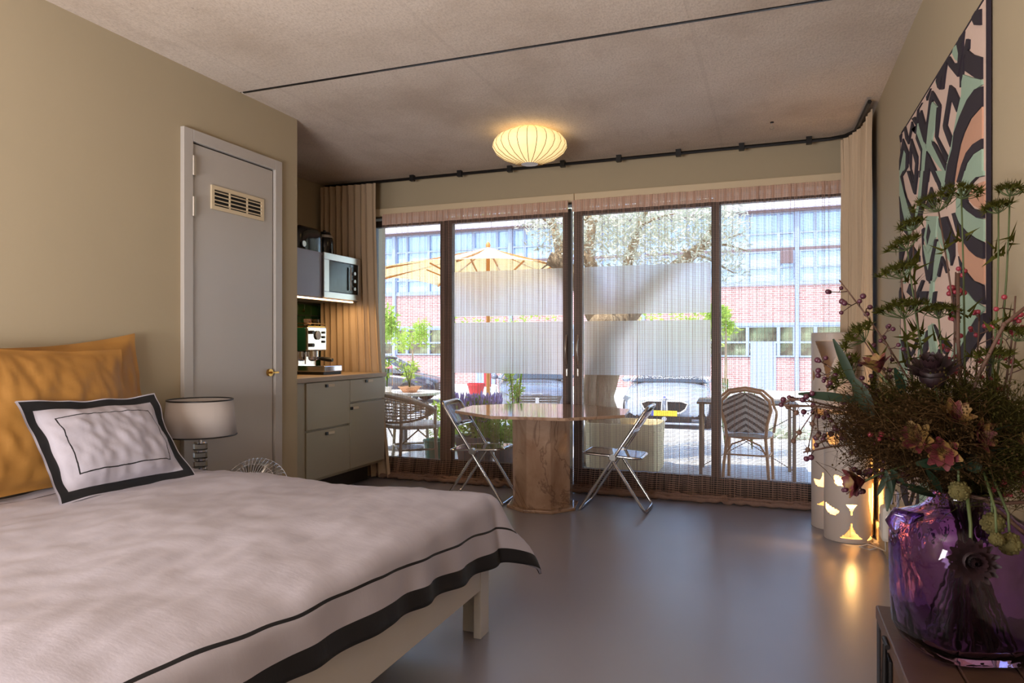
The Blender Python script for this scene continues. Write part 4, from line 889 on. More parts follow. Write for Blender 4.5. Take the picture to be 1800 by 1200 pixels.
# ---- terrace furniture
M['rattan'] = mat('rattan_cane', (206, 152, 104), .55, var=.18, vscale=30); M['rattang'] = mat('weathered_cane', (190, 168, 142), .65, var=.15, vscale=40)
bc = thing('bistro_chair', 'rattan bistro chair with black and white chevron back on the terrace', 'chair', (at(1312, 850, 6.25).x, at(1312, 850, 6.25).y, -.015), R(-4))
def bp(x, y, z): return (x, y, z)
m = NT('chevron_weave'); uv = m.n('ShaderNodeTexCoord').outputs['UV']; s_ = m.n('ShaderNodeSeparateXYZ'); m.t.links.new(uv, s_.inputs[0])
ch = m.math('ADD', s_.outputs[1], m.math('MULTIPLY', m.math('ABSOLUTE', m.math('SUBTRACT', s_.outputs[0], .5)), .62)); st_ = m.math('LESS_THAN', m.math('FRACT', m.math('MULTIPLY', ch, 6.3)), .45)
wv = m.math('LESS_THAN', m.math('FRACT', m.math('MULTIPLY', m.math('ADD', s_.outputs[0], s_.outputs[1]), 26)), .25)
m.base(m.mix(m.math('MULTIPLY', st_, m.math('SUBTRACT', 1, m.math('MULTIPLY', wv, .5))), lin((232, 230, 228)), lin((40, 38, 42))), .6); CHV = m.mat
hw = lambda z: .165 + .05 * min(1, max(0, (z - .45) / .25))
back = [(-.165, -.02, .40), (-.18, -.05, .55), (-.215, -.08, .68), (-.20, -.09, .76), (-.13, -.10, .83), (0, -.105, .855), (.13, -.10, .83), (.20, -.09, .76), (.215, -.08, .68), (.18, -.05, .55), (.165, -.02, .40)]
MB().tube(back, .014, 8).build('back_frame', M['rattan'], bc, 180); MB().tube([(x * 1.12 + 0, y + .03, z * 1.02 + .004) for x, y, z in back[2:-2]] , .012, 8).build('outer_hoop', M['rattan'], bc, 180)
def wpan(u, v): z = .47 + v * .36; w_ = .15 + .055 * math.sin(min(1, v * 1.5) * PI / 2); w_ *= math.sqrt(max(.05, 1 - max(0, v - .55) ** 2 / .45 ** 2)) if v > .55 else 1; return ((2 * u - 1) * w_, -.025 - .075 * v, z)
MB().grid(wpan, 16, 16, lambda u, v: (u, v)).build('woven_back', CHV, bc, 180, None, False, None, .008)
sm = MB(); sm.lathe([(.215, .425), (.225, .435), (.225, .45), (.20, .462), (0, .458)], 32, (0, .16, 0), True, .95, .95, 3); sm.build('seat', mat('woven_seat', (206, 208, 208), .6, var=.3, vscale=60), bc, 60)
MB().tube([(.22 * math.cos(a) * .95, .16 + .22 * math.sin(a) * .95, .425) for a in [2 * PI * k / 24 for k in range(24)]], .013, 8, True).build('seat_ring', M['rattan'], bc, 180)
for s_ in (-1, 1):
    MB().tube([(s_ * .165, -.02, .43), (s_ * .185, -.06, .2), (s_ * .20, -.09, .0)], .014, 8).build('leg', M['rattan'], bc, 180); MB().tube([(s_ * .19, .33, .43), (s_ * .195, .35, .2), (s_ * .20, .37, 0)], .014, 8).build('leg', M['rattan'], bc, 180)
    MB().tube([(s_ * .235, -.06, .72), (s_ * .245, .1, .66), (s_ * .24, .25, .62), (s_ * .21, .32, .44)], .012, 8).build('armrest', M['rattan'], bc, 180)
    MB().tube([(s_ * .18, -.05, .26), (s_ * .12, -.04, .36), (0, -.03, .41)], .008, 6).build('brace', M['rattan'], bc, 180); MB().tube([(s_ * .183, -.06, .25), (s_ * .193, .34, .25)], .009, 6).build('stretcher', M['rattan'], bc, 180)
MB().tube([(-.183, -.055, .27), (.183, -.055, .27)], .009, 6).build('stretcher', M['rattan'], bc, 180)
ft = thing('folding_table', 'small folding metal table on the terrace in front of the bistro chair', 'table', (at(1310, 850, 6.55).x, at(1310, 850, 6.55).y + .2, -.015), R(3))
FG = mat('weathered_metal', (122, 106, 84), .6, var=.15, vscale=30)
for k in range(6): MB().box(-.45, .45, -.30 + k * .10, -.205 + k * .10, .695, .715).build('slat', FG, ft, None, .002)
for x in (-.43, .40):
    for y in (-.28, .27): MB().box(x, x + .03, y, y + .03, 0, .695).build('leg', FG, ft, None, .002)
MB().tube([(-.41, -.265, .60), (.41, -.265, .10)], .004, 6).build('brace_rod', FG, ft); MB().tube([(-.41, -.265, .10), (.41, -.265, .60)], .004, 6).build('brace_rod', FG, ft)
# rattan tub chair, left
rc = thing('rattan_armchair', 'weathered rattan tub chair on the terrace beside the kitchen', 'chair', (at(727, 800, 7.15).x, at(727, 800, 7.15).y, -.015), R(-52)); rc.scale = (1.04, 1.04, 1.04)
def tub(u, v):
    a = PI * (.05 + 1.9 * u * .5 + .0); a = -PI * .42 + u * PI * 1.84 - PI * .0; a = PI * 1.5 + (u - .5) * PI * 1.35; r = .30 + .03 * v; top = .72 - .14 * abs(2 * u - 1) ** 2.5; bot = .46 + .10 * abs(2 * u - 1) ** 3; return (r * math.cos(a), r * math.sin(a) * .95, bot + (top - bot) * v)
mb = MB()
for k in range(27): mb.tube([tub(k / 26, j / 6) for j in range(7)], .005, 4, False, False)
for j in range(9): mb.tube([tub(k / 26, j / 8) for k in range(27)], .0055, 4, False, False)
mb.build('woven_back', M['rattang'], rc, 180, None, False, 'stuff')
MB().tube([tub(k / 26, 1) for k in range(27)], .02, 8).build('top_rail', M['rattang'], rc, 180); MB().tube([tub(k / 26, 0) for k in range(27)], .012, 8).build('lower_rail', M['rattang'], rc, 180)
MB().lathe([(.27, .40), (.285, .41), (.285, .435), (.26, .445), (0, .44)], 32).build('seat', mat('pale_cushion', (226, 218, 206), .8), rc, 60)
for k, a in enumerate((R(-145), R(-35), R(40), R(140))): x, y = .27 * math.cos(a), .27 * math.sin(a); MB().tube([(x * 1.02, y * 1.02, .62 if k < 4 else .4), (x, y, .4), (x * 1.05, y * 1.05, .2), (x * 1.12, y * 1.12, 0)], .016, 8).build('leg', M['rattang'], rc, 180)
for k in range(4): a, b = (R(-145), R(-35), R(40), R(140))[k], (R(-35), R(40), R(140), R(215))[k]; MB().tube([(.285 * math.cos(a), .285 * math.sin(a), .2), (.285 * math.cos(b), .285 * math.sin(b), .2)], .010, 6).build('stretcher', M['rattang'], rc, 180); MB().tube([(.28 * math.cos(a), .28 * math.sin(a), .25), (.25 * math.cos((a + b) / 2), .25 * math.sin((a + b) / 2), .40)], .008, 6).build('brace', M['rattang'], rc, 180)
# side table with pots
q = at(712, 790, 8.4); pt_ = thing('terrace_table', 'small pale terrace table behind the rattan tub chair', 'table', (q.x, q.y, -.015))
MB().lathe([(.42, .66), (.43, .67), (.43, .69), (0, .69)], 40).build('top', M['white'], pt_, 50); MB().tube([(0, 0, 0), (0, 0, .66)], .03, 10).build('pillar', M['kick'], pt_, 50); MB().lathe([(.22, 0), (.22, .02), (.03, .05)], 24).build('foot', M['kick'], pt_, 50)
TER = mat('terracotta', (206, 150, 112), .8, var=.08); GPOT = mat('grey_pot', (128, 124, 126), .6); RED = mat('red_plastic', (190, 44, 48), .5); GBK = mat('green_plastic', (92, 150, 122), .45)
def pot(name, label, loc, r0, r1, h, mt, group=None):
    t = thing(name, label, 'pot', loc, 0, group); MB().lathe([(r0, 0), (r1, h * .86), (r1 * 1.08, h * .86), (r1 * 1.08, h), (r1 * .94, h), (r1 * .92, h * .9), (0, h * .88)], 28).build('shell', mt, t, 40); MB().lathe([(r1 * .9, h * .885), (0, h * .90)], 20).build('soil', M['bark'], t, 50); return t
def shrub(name, label, loc, h, rad, n, mt, size, seed, cat='plant', stems=5, flower=None):
    t = thing(name, label, cat, loc); r_ = random.Random(seed); mb = MB()
    for k in range(stems): a = r_.uniform(0, 6.28); mb.tube([(0, 0, 0), (rad * .3 * math.cos(a), rad * .3 * math.sin(a), h * .5), (rad * .6 * math.cos(a), rad * .6 * math.sin(a), h * .95)], .006, 4)
    mb.build('stems', M['dgreen'], t, 180, None, False, 'stuff')
    b = [(tuple(Vector(loc) + Vector((r_.uniform(-.6, .6) * rad, r_.uniform(-.6, .6) * rad, h * r_.uniform(.25, .9)))), rad * r_.uniform(.35, .6)) for _ in range(8)]; leafcloud('foliage', mt, t, b, n, size, seed)
    if flower:
        f = MB()
        for k in range(flower[1]):
            a = r_.uniform(0, 6.28); r = rad * math.sqrt(r_.random()); x, y = r * math.cos(a), r * math.sin(a); z = h * r_.uniform(.85, 1.1); f.tube([(x * .6, y * .6, h * .5), (x, y, z)], .0025, 3, False, False); f.tube([(x, y, z - .005), (x * 1.02, y * 1.02, z + .03), (x * 1.04, y * 1.04, z + .06)], [.005, .011, .003], 5)
        f.build('flower_spikes', flower[0], t, 180, None, False, 'stuff')
    return t
LAV = mat('lavender', (204, 184, 238), .8)
q = at(720, 700, 8.3); pot('flower_pot', 'shallow terracotta pot on the terrace table', (q.x, q.y, .675), .08, .13, .07, TER); shrub('pot_plant', 'yellow green pot plant growing in the terracotta pot', (q.x, q.y, .735), .30, .13, 160, M['green'], .06, 3)
q = at(680, 700, 8.25); pot('flower_pot', 'small white pot on the terrace table by the cabinets', (q.x, q.y, .675), .05, .06, .07, M['white']); shrub('pot_plant', 'slim pot plant in the small white pot next to the cabinets', (q.x, q.y, .735), .36, .06, 90, M['green'], .05, 4)
sk = thing('paper_umbrella', 'small rainbow coloured umbrella standing in the slim pot plant', 'umbrella', (at(690, 658, 8.25).x, at(690, 658, 8.25).y, .76))
for k, c in enumerate(((240, 120, 140), (120, 190, 220), (240, 170, 90), (245, 220, 120), (236, 96, 120), (150, 200, 160))):
    a0, a1 = k * PI / 3, (k + 1) * PI / 3; MB().add([(0, 0, .24)] + [(.085 * math.cos(a0 + (a1 - a0) * j / 4), .085 * math.sin(a0 + (a1 - a0) * j / 4), .205) for j in range(5)], [(0, j, j + 1) for j in range(1, 5)]).build('panel', mat('umbrella_paper', c, .6), sk, None, None, False, None, .002)
MB().tube([(0, 0, 0), (0, 0, .245)], .003, 5).build('stick', M['wood'], sk)
q = at(836, 800, 6.85); pot('planter', 'round grey planter under the lavender by the folding chair', (q.x, q.y, -.015), .15, .2, .36, GPOT); shrub('lavender', 'flowering lavender bush in the grey planter', (q.x, q.y, .30), .38, .26, 1500, M['green'], .06, 6, 'plant', 14, (LAV, 190))
q = at(890, 800, 6.75); pot('planter', 'grey planter under the leafy bush beside the marble pedestal', (q.x, q.y, -.015), .09, .12, .26, GPOT); shrub('leafy_bush', 'bright green leafy bush between lavender and marble pedestal', (q.x, q.y, .2), .42, .17, 900, M['green'], .055, 7)
q = at(905, 760, 7.6); pot('planter', 'pale planter behind the leafy bush', (q.x, q.y, -.015), .13, .16, .3, M['white']); shrub('leafy_bush', 'tall green shrub rising right of the lavender by the grey car', (q.x, q.y, .25), .75, .14, 600, M['green'], .05, 8)
q = at(794, 770, 8.2); shrub('grass_bush', 'green grassy bush on the terrace right of the rattan tub chair', (q.x, q.y, -.015), .55, .28, 1400, M['green'], .07, 9)
q = at(748, 800, 6.95); t = thing('bucket', 'green plastic bucket under the rattan tub chair', 'bucket', (q.x, q.y + .25, -.015)); MB().lathe([(.10, 0), (.135, .26), (.145, .26), (.145, .275), (.125, .275), (.095, .01), (0, .01)], 28).build('shell', GBK, t, 40); MB().tube([(.14 * math.cos(a), .14 * math.sin(a), .265 - .0) for a in [2 * PI * k / 24 for k in range(24)]], .006, 6, True).build('rim', GBK, t, 180)
q = at(837, 684, 12.5); pot('flower_pot', 'red plastic flower pot beyond the lavender beside the parasol pole', (q.x, q.y, .25), .10, .15, .30, RED); b = thing('plinth_block', 'pale block carrying the red flower pot', 'block', (q.x, q.y, ZS)); MB().box(-.5, .25, -.2, .2, 0, .70).build('block', M['pave'], b, None, .01)
q = at(857, 660, 14); rp = thing('road_post', 'red and white road post right of the parasol pole', 'post', (q.x, q.y, ZS)); MB().tube([(0, 0, 0), (0, 0, .85)], .07, 12).build('shaft', M['white'], rp, 50); MB().lathe([(.075, .85), (.075, 1.15), (.05, 1.2), (0, 1.2)], 14).build('cap', RED, rp, 50)
for k, (u, lb) in enumerate(((1275, 'spindly grey shrub on the terrace left of the bistro chair back'), (1322, 'spindly pale shrub behind the bistro chair back'))):
    q = at(u, 720, 8.4); shrub('spindly_shrub', lb, (q.x, q.y, -.02), .78 if k else .9, .16, 130, M['olive'], .07, 60 + k)
q = at(1400, 735, 9.3); t = thing('grass_strip', 'low strip of pale grass at the far edge of the terrace', 'grass', (q.x, q.y, -.02)); t['kind'] = 'stuff'; leafcloud('blades', M['olive'], t, [((q.x + dx, q.y, .03), .12) for dx in (-.5, -.3, -.1, .1, .3, .5)], 700, .12, 12)
# ================================================================== tufted wall rug
RX = XR - .017
rg = thing('wall_rug', 'tufted rug with black, green and peach shapes hanging on the right wall', 'rug', (XR - .004, 3.2, 1.3))
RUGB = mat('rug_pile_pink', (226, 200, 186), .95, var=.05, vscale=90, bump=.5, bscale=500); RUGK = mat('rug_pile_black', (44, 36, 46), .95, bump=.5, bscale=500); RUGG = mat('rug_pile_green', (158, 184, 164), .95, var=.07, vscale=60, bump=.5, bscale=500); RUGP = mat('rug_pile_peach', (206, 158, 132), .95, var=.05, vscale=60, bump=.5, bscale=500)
za, zb_ = .44, 2.325; ya, yb = atX(1734, 600, RX).y, atX(1583, 600, RX).y
MB().box(RX, XR - .006, ya, yb, za, zb_).build('backing', RUGB, rg, None, .006, True)
RUG = {'A': (1540, 0, 7.5), 'B': (1560, 120, 6), 'C': (1560, 300, 6), 'D': (1560, 480, 6), 'E': (1540, 740, 6)}
pat = """K A 1290,180 1340,115 1400,115 1400,330 1320,325 1290,260
K A 1180,410 1165,560 1160,700 1100,1010 985,870 960,800 985,740 1040,830 1100,830 1110,700 1085,580 1120,480
G A 1040,620 1085,580 1110,650 1105,810 1060,780 1020,700
K A 1215,510 1250,520 1245,640 1215,690 1180,750 1165,1000 1130,1150 1130,1000 1190,640
K A 1220,655 1300,720 1415,755 1415,1040 1330,1020 1200,930 1195,780
K A 985,740 960,800 925,900 870,1080 860,1180 830,1150 810,1060 840,960 900,860
K A 905,870 950,840 930,960 905,1170 885,1180
G A 800,1080 850,960 870,930 850,1080 830,1150
G B 800,60 900,95 1010,120 1015,170 930,230 850,340 780,500 720,680 690,840 645,1030 620,1190 590,1190 640,1020 690,800 750,470 795,280
K B 1015,190 940,220 860,330 780,510 720,680 700,850 650,1020 625,1200 720,1200 750,1000 790,800 830,680 900,530 1015,400
P B 1015,405 905,530 835,680 795,800 755,1000 725,1200 745,1200 797,1020 850,890 1015,740
K B 1015,740 920,800 850,890 800,1020 750,1200 800,1200 860,1000 930,900 1015,845
G B 1015,850 930,905 865,1000 805,1200 900,1200 960,1140 1015,1125
K B 470,210 430,340 425,300
K B 380,360 340,430 330,580 315,600 270,530 300,510 320,560 330,440
K B 485,235 510,270 575,390 560,410 500,320 470,400 440,560 425,800 400,760 440,480 460,320
G B 480,345 535,400 520,560 480,750 515,800 635,1040 625,1110 560,1040 430,860 425,790 445,600
K B 540,410 575,400 560,560 540,720 660,950 640,990 520,720 530,520
K B 485,760 530,810 640,1030 630,1080 590,1000 490,800
K B 675,175 720,210 775,330 750,460 700,340 680,350 640,600 690,720 680,830 610,640 605,600 650,330
K B 370,440 410,580 430,620 425,790 400,770 350,600 345,500
G B 330,580 400,780 425,850 400,1020 405,1190 365,1190 375,1000 385,850 320,680
K B 265,740 330,930 330,1000 315,1190 295,1190 310,1000 265,830 260,1060 300,1190 285,1190 245,1000 250,850
K B 175,740 230,880 225,1040 165,1140 150,1140 205,1060 210,900 180,840 160,960 135,1080 135,980
G B 190,845 205,910 200,1050 145,1140 160,1190 132,1190 132,1100 165,960
K B 430,870 520,1060 560,1200 530,1200 460,1040 440,1200 400,1200 415,1000
K B 320,690 380,850 375,1000 360,1150 350,1150 365,980 370,880 315,740
K B 140,680 160,690 150,780
K B 160,670 200,610 235,760 270,560 310,690 320,600 300,680 270,640 235,800 205,740 190,640
G C 830,0 1030,0 1030,50 960,70 900,130 850,210 790,340 745,400 740,330 760,200
K C 1035,55 970,70 920,120 870,220 860,330 920,400 1035,430 1035,500 960,490 860,420 800,360 840,230 900,125 960,65
P C 1035,110 960,140 890,220 870,300 930,370 1035,420
G C 795,370 870,430 960,495 1035,510 1035,745 960,710 860,640 780,550 735,460 745,400
K C 735,440 780,560 870,660 970,720 1035,760 1035,925 960,900 880,830 810,730 750,640 700,450
P C 755,660 810,745 880,845 960,910 1035,935 1035,1195 940,1160 850,1050 790,950 760,850
K C 770,900 850,1060 950,1195 1035,1199 900,1199 800,1100
K C 180,0 205,0 165,60 200,260 300,460 280,520 220,330 150,60
G C 140,0 175,0 148,60 215,330 268,520 280,600 240,690 210,590 170,420 132,250
K C 130,280 170,440 230,640 240,700 190,640 150,520
K C 220,0 245,0 290,130 320,0 335,0 305,250 290,230
G C 365,0 398,0 370,260 350,430 300,600 280,600 330,340
K C 400,0 445,0 420,250 370,480 300,620 330,500 375,280
K C 475,170 520,290 510,400 420,400 440,300
K C 490,0 520,0 580,130 585,240 540,130
G C 525,0 640,0 610,240 590,240 585,130
K C 650,0 735,0 700,200 660,330 600,300 630,150
G C 420,480 540,480 520,700 440,870 400,700 430,560
K C 450,560 475,640 440,780 430,700
K C 560,500 640,480 720,700 720,900 690,1000 680,880 620,700 570,580
G C 550,520 570,600 680,890 690,980 640,900 545,700
K C 380,620 400,600 385,760 430,1000 480,1190 430,1150 390,900
G C 392,780 450,885 515,740 470,1000 435,1060 405,900
K C 520,720 540,720 500,1050 460,1190 440,1080
G C 545,745 580,880 540,1100 490,1190 510,950
K C 590,900 660,1050 640,1080 600,950 560,1120 545,1100
K C 130,700 190,840 160,980 125,1040 140,850
K C 270,780 350,900 350,960 290,960 200,1060 190,1000
G C 262,810 285,940 195,1190 180,1190 205,1020
K D 760,0 870,0 900,60 1030,130 1040,330 950,290 880,200 800,150 765,60
G D 765,80 850,190 950,300 1040,360 1030,400 960,460 880,600 800,760 740,830 700,1000 650,1050 670,960 740,700 760,520 750,300
K D 1040,420 960,480 880,610 810,760 750,860 760,1000 800,980 900,850 1000,680 1040,620
K D 150,150 190,260 190,350 160,330 140,250 125,300 130,200
G D 150,250 188,355 150,370 120,370
K D 250,110 310,240 380,70 400,80 330,270 310,280 220,200
K D 270,270 310,390 270,380 240,400
K D 355,190 440,190 420,300 370,330
G D 470,80 500,80 495,360 445,380 460,200
K D 505,200 530,190 505,380 480,390
K D 600,310 580,330 560,440 520,440 560,300
K D 640,330 690,350 710,420 680,440
K D 690,200 740,300 745,390 710,340
G D 110,650 150,700 190,860 215,960 205,1190 130,1190 115,860
K D 155,700 180,720 240,960 230,1000 195,880
K D 200,700 260,860 330,680 340,690 290,840 250,890
G D 370,620 415,615 425,780 345,930 330,900
K D 425,620 440,600 435,800 390,890 380,880
G D 445,560 495,530 550,880 550,950 480,920 450,700
K D 505,540 600,700 620,850 560,700
K D 560,800 600,940 590,960 540,880
K D 640,700 690,760 640,860 620,840
K E 265,560 320,560 350,1000 330,1020 290,800
K E 380,560 410,650 420,740 380,870 370,1000 365,860 400,740
K E 460,700 470,850 400,1030 390,1030 440,860
G E 475,600 580,640 560,800 480,1000 475,850
K E 480,180 540,300 660,430 690,440 600,330 520,180
G E 700,430 860,560 900,760 840,1000 760,900 800,700
K E 720,420 900,520 960,700 900,1000 850,1000 905,760 860,560
P E 960,560 1150,600 1150,1000 920,1000 975,700
K E 560,820 640,1000 620,1150 580,1000"""
pm = {'K': RUGK, 'G': RUGG, 'P': RUGP}
shade_mb = MB(); shade_mb.box(RX - .001, XR - .005, ya - .004, ya + .002, za, zb_).box(RX - .001, XR - .005, yb - .002, yb + .003, za, zb_).box(RX - .001, XR - .005, ya, yb, zb_ - .002, zb_ + .004); shade_mb.build('edge_shade', RUGK, rg, None, None, True)  # black strips standing in for the shadow line along the rug's edges
for i_, ln in enumerate(pat.split('\n')):
    k, zn, *ps_ = ln.split(); ox, oy, s = RUG[zn]; poly = []
    for p in ps_:
        x, y = p.split(','); q = atX(ox + float(x) / s, oy + float(y) / s, RX); poly.append((RX, min(yb - .004, max(ya + .004, q.y)), min(zb_ - .004, max(za + .004, q.z))))
    MB().prism(poly, (-{'K': .007, 'G': .0055, 'P': .0045}[k] - i_ * 2.5e-5, 0, 0)).build('pile_patch', pm[k], rg, None, None, True)

# ================================================================== wooden trunk, vase, bouquet
VX, VY, VZ = .428, 1.91, .52
CR = mat('old_trunk_wood', (86, 62, 48), .55, var=.3, vscale=14, bump=.3, bscale=40); CR2 = mat('trunk_lid_wood', (78, 56, 44), .45, var=.3, vscale=10, bump=.2, bscale=30); IRON = mat('dark_iron', (44, 40, 40), .45, .7)
tk = thing('wooden_trunk', 'old dark wooden trunk with iron latch carrying the purple vase', 'trunk', (.45, 1.7, 0))
tx0, tx1, ty0, ty1 = .275, .625, 1.22, 2.15
for k in range(4): MB().box(tx0, tx0 + .018, ty0, ty1, .02 + k * .115, .132 + k * .115).build('side_board', CR, tk, None, .003, True)
for k in range(4): MB().box(tx0 + .018, tx1, ty1 - .018, ty1, .02 + k * .115, .132 + k * .115).build('end_board', CR, tk, None, .003, True)
MB().box(tx0 + .02, tx1, ty0, ty1 - .02, 0, .44).build('inner_box', CR2, tk, None, None, True)
for k in range(3): x0 = tx0 - .006 + k * .121; MB().box(x0, x0 + .119, ty0, ty1 + .006, .482, .52).build('lid_board', CR2, tk, None, .004, True)
for y in (1.93, 1.45):
    lt = MB().box(tx0 - .008, tx0 - .001, y - .03, y + .03, .37, .47).build('latch', IRON, tk, None, .002, True)
    MB().tube([(tx0 - .014, y, .50), (tx0 - .014, y, .42), (tx0 - .016, y, .34)], [.005, .007, .009], 8).tube([(tx0 - .012, y - .03, .505), (tx0 - .012, y + .03, .505)], .006, 8).build('latch_bar', IRON, lt, 60, None, True)
for y in (ty1 - .05,): MB().box(tx0 - .004, tx0, y, y + .05, .02, .48).build('corner_iron', IRON, tk, None, .001, True)

vs_ = thing('glass_vase', 'bulky purple glass vase on the wooden trunk holding the bouquet', 'vase', (VX, VY, VZ))
PUR = NT('purple_glass'); PUR.base(lin((198, 164, 226)), .03, 0, Transmission_Weight=1.0, IOR=1.4); PUR.bump(PUR.noise(9, 3, .5, PUR.coord()), .35, .02)
outer = [(.0, 0), (.085, .0), (.125, .012), (.140, .045), (.146, .13), (.148, .22), (.146, .275), (.130, .305), (.095, .322), (.078, .335), (.070, .352), (.066, .372), (.070, .384)]
inner = [(r - .010, z + .001) for r, z in outer[:2:-1]] ; inner = [(.060, .384), (.056, .370), (.060, .350), (.070, .332), (.090, .312), (.118, .296), (.134, .270), (.136, .22), (.134, .13), (.128, .055), (.110, .03), (.0, .026)]
mb = MB(); mb.lathe(outer + inner, 64, (0, 0, 0), False, 1.0, .92, 3.4); wob = [(x * (1 + .03 * noise.noise((x * 9, y * 9, z * 7))), y * (1 + .03 * noise.noise((x * 9, y * 9, z * 7 + 5))), z + .012 * (x < 0) * max(0, 1 - abs(z - .31) / .05) * (-x / .14)) for x, y, z in mb.v]; mb.v = wob
vo = mb.build('glass_body', PUR.mat, vs_, 180); vo.rotation_euler = (0, 0, TH)
MB().tube([(-.095, -.05, .315), (-.125, -.05, .312), (-.150, -.045, .318), (-.158, -.035, .300), (-.150, -.03, .27)], [.012, .016, .018, .016, .008], 12).build('glass_lip', PUR.mat, vs_, 180)

GRN = mat('stem_green', (72, 84, 46), .6, var=.15); BRN = mat('stem_brown', (84, 58, 46), .7, var=.15); BERRY = mat('berry_red', (138, 44, 58), .35, var=.2, vscale=60); BERRYD = mat('berry_dark', (72, 30, 48), .4); LEAFG = mat('leaf_green', (18, 40, 24), .55, var=.15, vscale=20)
DILL = leafmat('umbel_green', (56, 58, 26), (92, 92, 42), .3); FUZZ = leafmat('plume_green', (46, 44, 22), (76, 70, 36), .35); FUZZB = leafmat('plume_brown', (54, 40, 27), (78, 60, 38), .35)
NECK = Vector((VX, VY, VZ + .375)); brnd = random.Random(21)
def path(tg, droop=0):
    tg = Vector(tg); d = tg - NECK; h = Vector((d.x, d.y, 0)); off = (h.normalized() if h.length > .01 else Vector((1, 0, 0))); n0 = NECK + off * brnd.uniform(.012, .038) + Vector((brnd.uniform(-.012, .012), brnd.uniform(-.012, .012), 0)); b0 = Vector((VX, VY, VZ + .03)) - off * brnd.uniform(.03, .085) + Vector((brnd.uniform(-.03, .03), brnd.uniform(-.03, .03), 0))
    up = (n0 - b0).normalized(); c = n0 + up * d.length * .42 + h * .12; pts = [b0, b0.lerp(n0, .5), n0]
    for k in range(1, 9): t = k / 8; pts.append(n0 * (1 - t) ** 2 + c * 2 * t * (1 - t) + tg * t * t - Vector((0, 0, droop * t * t * (1 - t))))
    return pts
def flower(name, label, cat, tg, r=.0035, mt=None, group=None, pts=None):
    P = pts or path(tg); t = thing(name, label, cat, tuple(P[0]), 0, group); MB().tube(P, [r] * 3 + [r * (1 - .06 * k) for k in range(len(P) - 3)], 6).build('stem', mt or GRN, t, 180, None, True); return t, P
def rv(s=1): return Vector((brnd.gauss(0, 1), brnd.gauss(0, 1), brnd.gauss(0, 1))).normalized() * s

def berries(label, tg, n=9, spread=.055, br=.0062, mt=None, pts=None, r=.0032):
    t, P = flower('berry_branch', label, 'branch', tg, r, BRN, 'berry branches in the bouquet', pts)
    for k in range(n):
        f = 1 - k / n * .62; i = f * (len(P) - 4) + 3; a = P[min(int(i), len(P) - 2)]; b = P[min(int(i) + 1, len(P) - 1)]; p = a.lerp(b, i - int(i)); d = ((b - a).normalized() * .6 + rv(.9) + Vector((0, 0, .25))).normalized(); L = spread * brnd.uniform(.5, 1.1); e = p + d * L; m_ = p + d * L * .55 + rv(L * .12)
        tw = MB(); tw.tube([p, m_, e], .0013, 4); bs = [e]
        for q in range(brnd.choice((1, 2, 2))): e2 = m_ + (d * .5 + rv(.8)).normalized() * L * .55; tw.tube([m_, e2], .001, 4); bs.append(e2)
        tw.build('twig', BRN, t, 180, None, True)
        for e in bs: MB().ball(e, br * brnd.uniform(.8, 1.2), 9, 7, (1, 1, .95)).build('berry', mt or BERRYD, t, 180, None, True)
    return t
berries('berry branch reaching highest left, in front of the cream drape', at(1475, 492, 1.74), 10, .06)
berries('berry branch reaching farthest left, over the bistro chair', at(1385, 700, 1.66), 11, .055)
berries('berry branch crossing the top of the tall white lamp', at(1438, 632, 1.70), 11, .05)
berries('berry branch hanging low left beside the short white lamp', at(1412, 795, 1.66), 11, .05)
berries('berry branch drooping lowest left, over the glowing lamp cut-outs', at(1488, 868, 1.60), 12, .045)
berries('pink berry branch rising before the middle of the wall rug', at(1680, 478, 1.78), 11, .04, .0065, BERRY)
berries('pink berry branch beside the black edge of the wall rug', at(1722, 545, 1.76), 9, .04, .0065, BERRY)
berries('pink berry branch at the far right against the bare wall', at(1785, 520, 1.62), 9, .05, .0062, BERRY)
berries('pink berry branch drooping low right under the plumes', at(1782, 855, 1.55), 7, .04, .0062, BERRY)
berries('pink berry branch lying over the brown plume', at(1530, 770, 1.56), 12, .04, .0062, BERRY)

def tuft(mb, c, d, r, n):
    c = Vector(c)
    for k in range(n):
        v = (Vector(d) * .7 + rv(1)).normalized(); s = v.orthogonal().normalized() * r * .13; mb.add([c - s, c + s, c + v * r * brnd.uniform(.7, 1.2)], [(0, 1, 2)])
def umbel(label, tg, R_=.05, n=16, lean=(0, 0, 1), tr=.019, nt_=18, r=.0032):
    t, P = flower('dill_umbel', label, 'flower', tg, r, BRN if brnd.random() < .5 else GRN, 'flowering dill stems in the bouquet'); top = P[-1]; ln = (Vector(lean) + (P[-1] - P[-3]).normalized()).normalized(); ux = ln.orthogonal().normalized(); uy = ln.cross(ux); ry = MB(); fl = MB()
    for k in range(n):
        a = 2.4 * k; rr = R_ * math.sqrt((k + .5) / n); e = top + (ux * math.cos(a) + uy * math.sin(a)) * rr + ln * (R_ * .75 - rr * .35); ry.tube([top, top.lerp(e, .5) + (e - top - ln * (e - top).dot(ln)) * .12, e], .0009, 4, False, False); tuft(fl, e, ln, tr, nt_)
    ry.build('ray', GRN, t, 180, None, True); fl.build('florets', DILL, t, None, None, True, 'stuff')
    th = MB()
    for k in (5, 7, 9):
        if k < len(P):
            for q in range(7): tuft(th, P[k] + rv(.012), (P[k] - P[k - 1]).normalized(), .045, 1)
    th.build('feathery_leaf', DILL, t, None, None, True, 'stuff'); return t
umbel('wide dill umbel highest in the bouquet, before the rug centre', at(1650, 372, 1.80), .062, 22, (-.3, 0, .5))
umbel('dill umbel tilted right before the black rug arc', at(1690, 350, 1.76), .045, 16, (.4, 0, .5))
umbel('dill umbel just left of the rug edge, upper one', at(1605, 405, 1.80), .035, 14, (-.5, 0, .4))
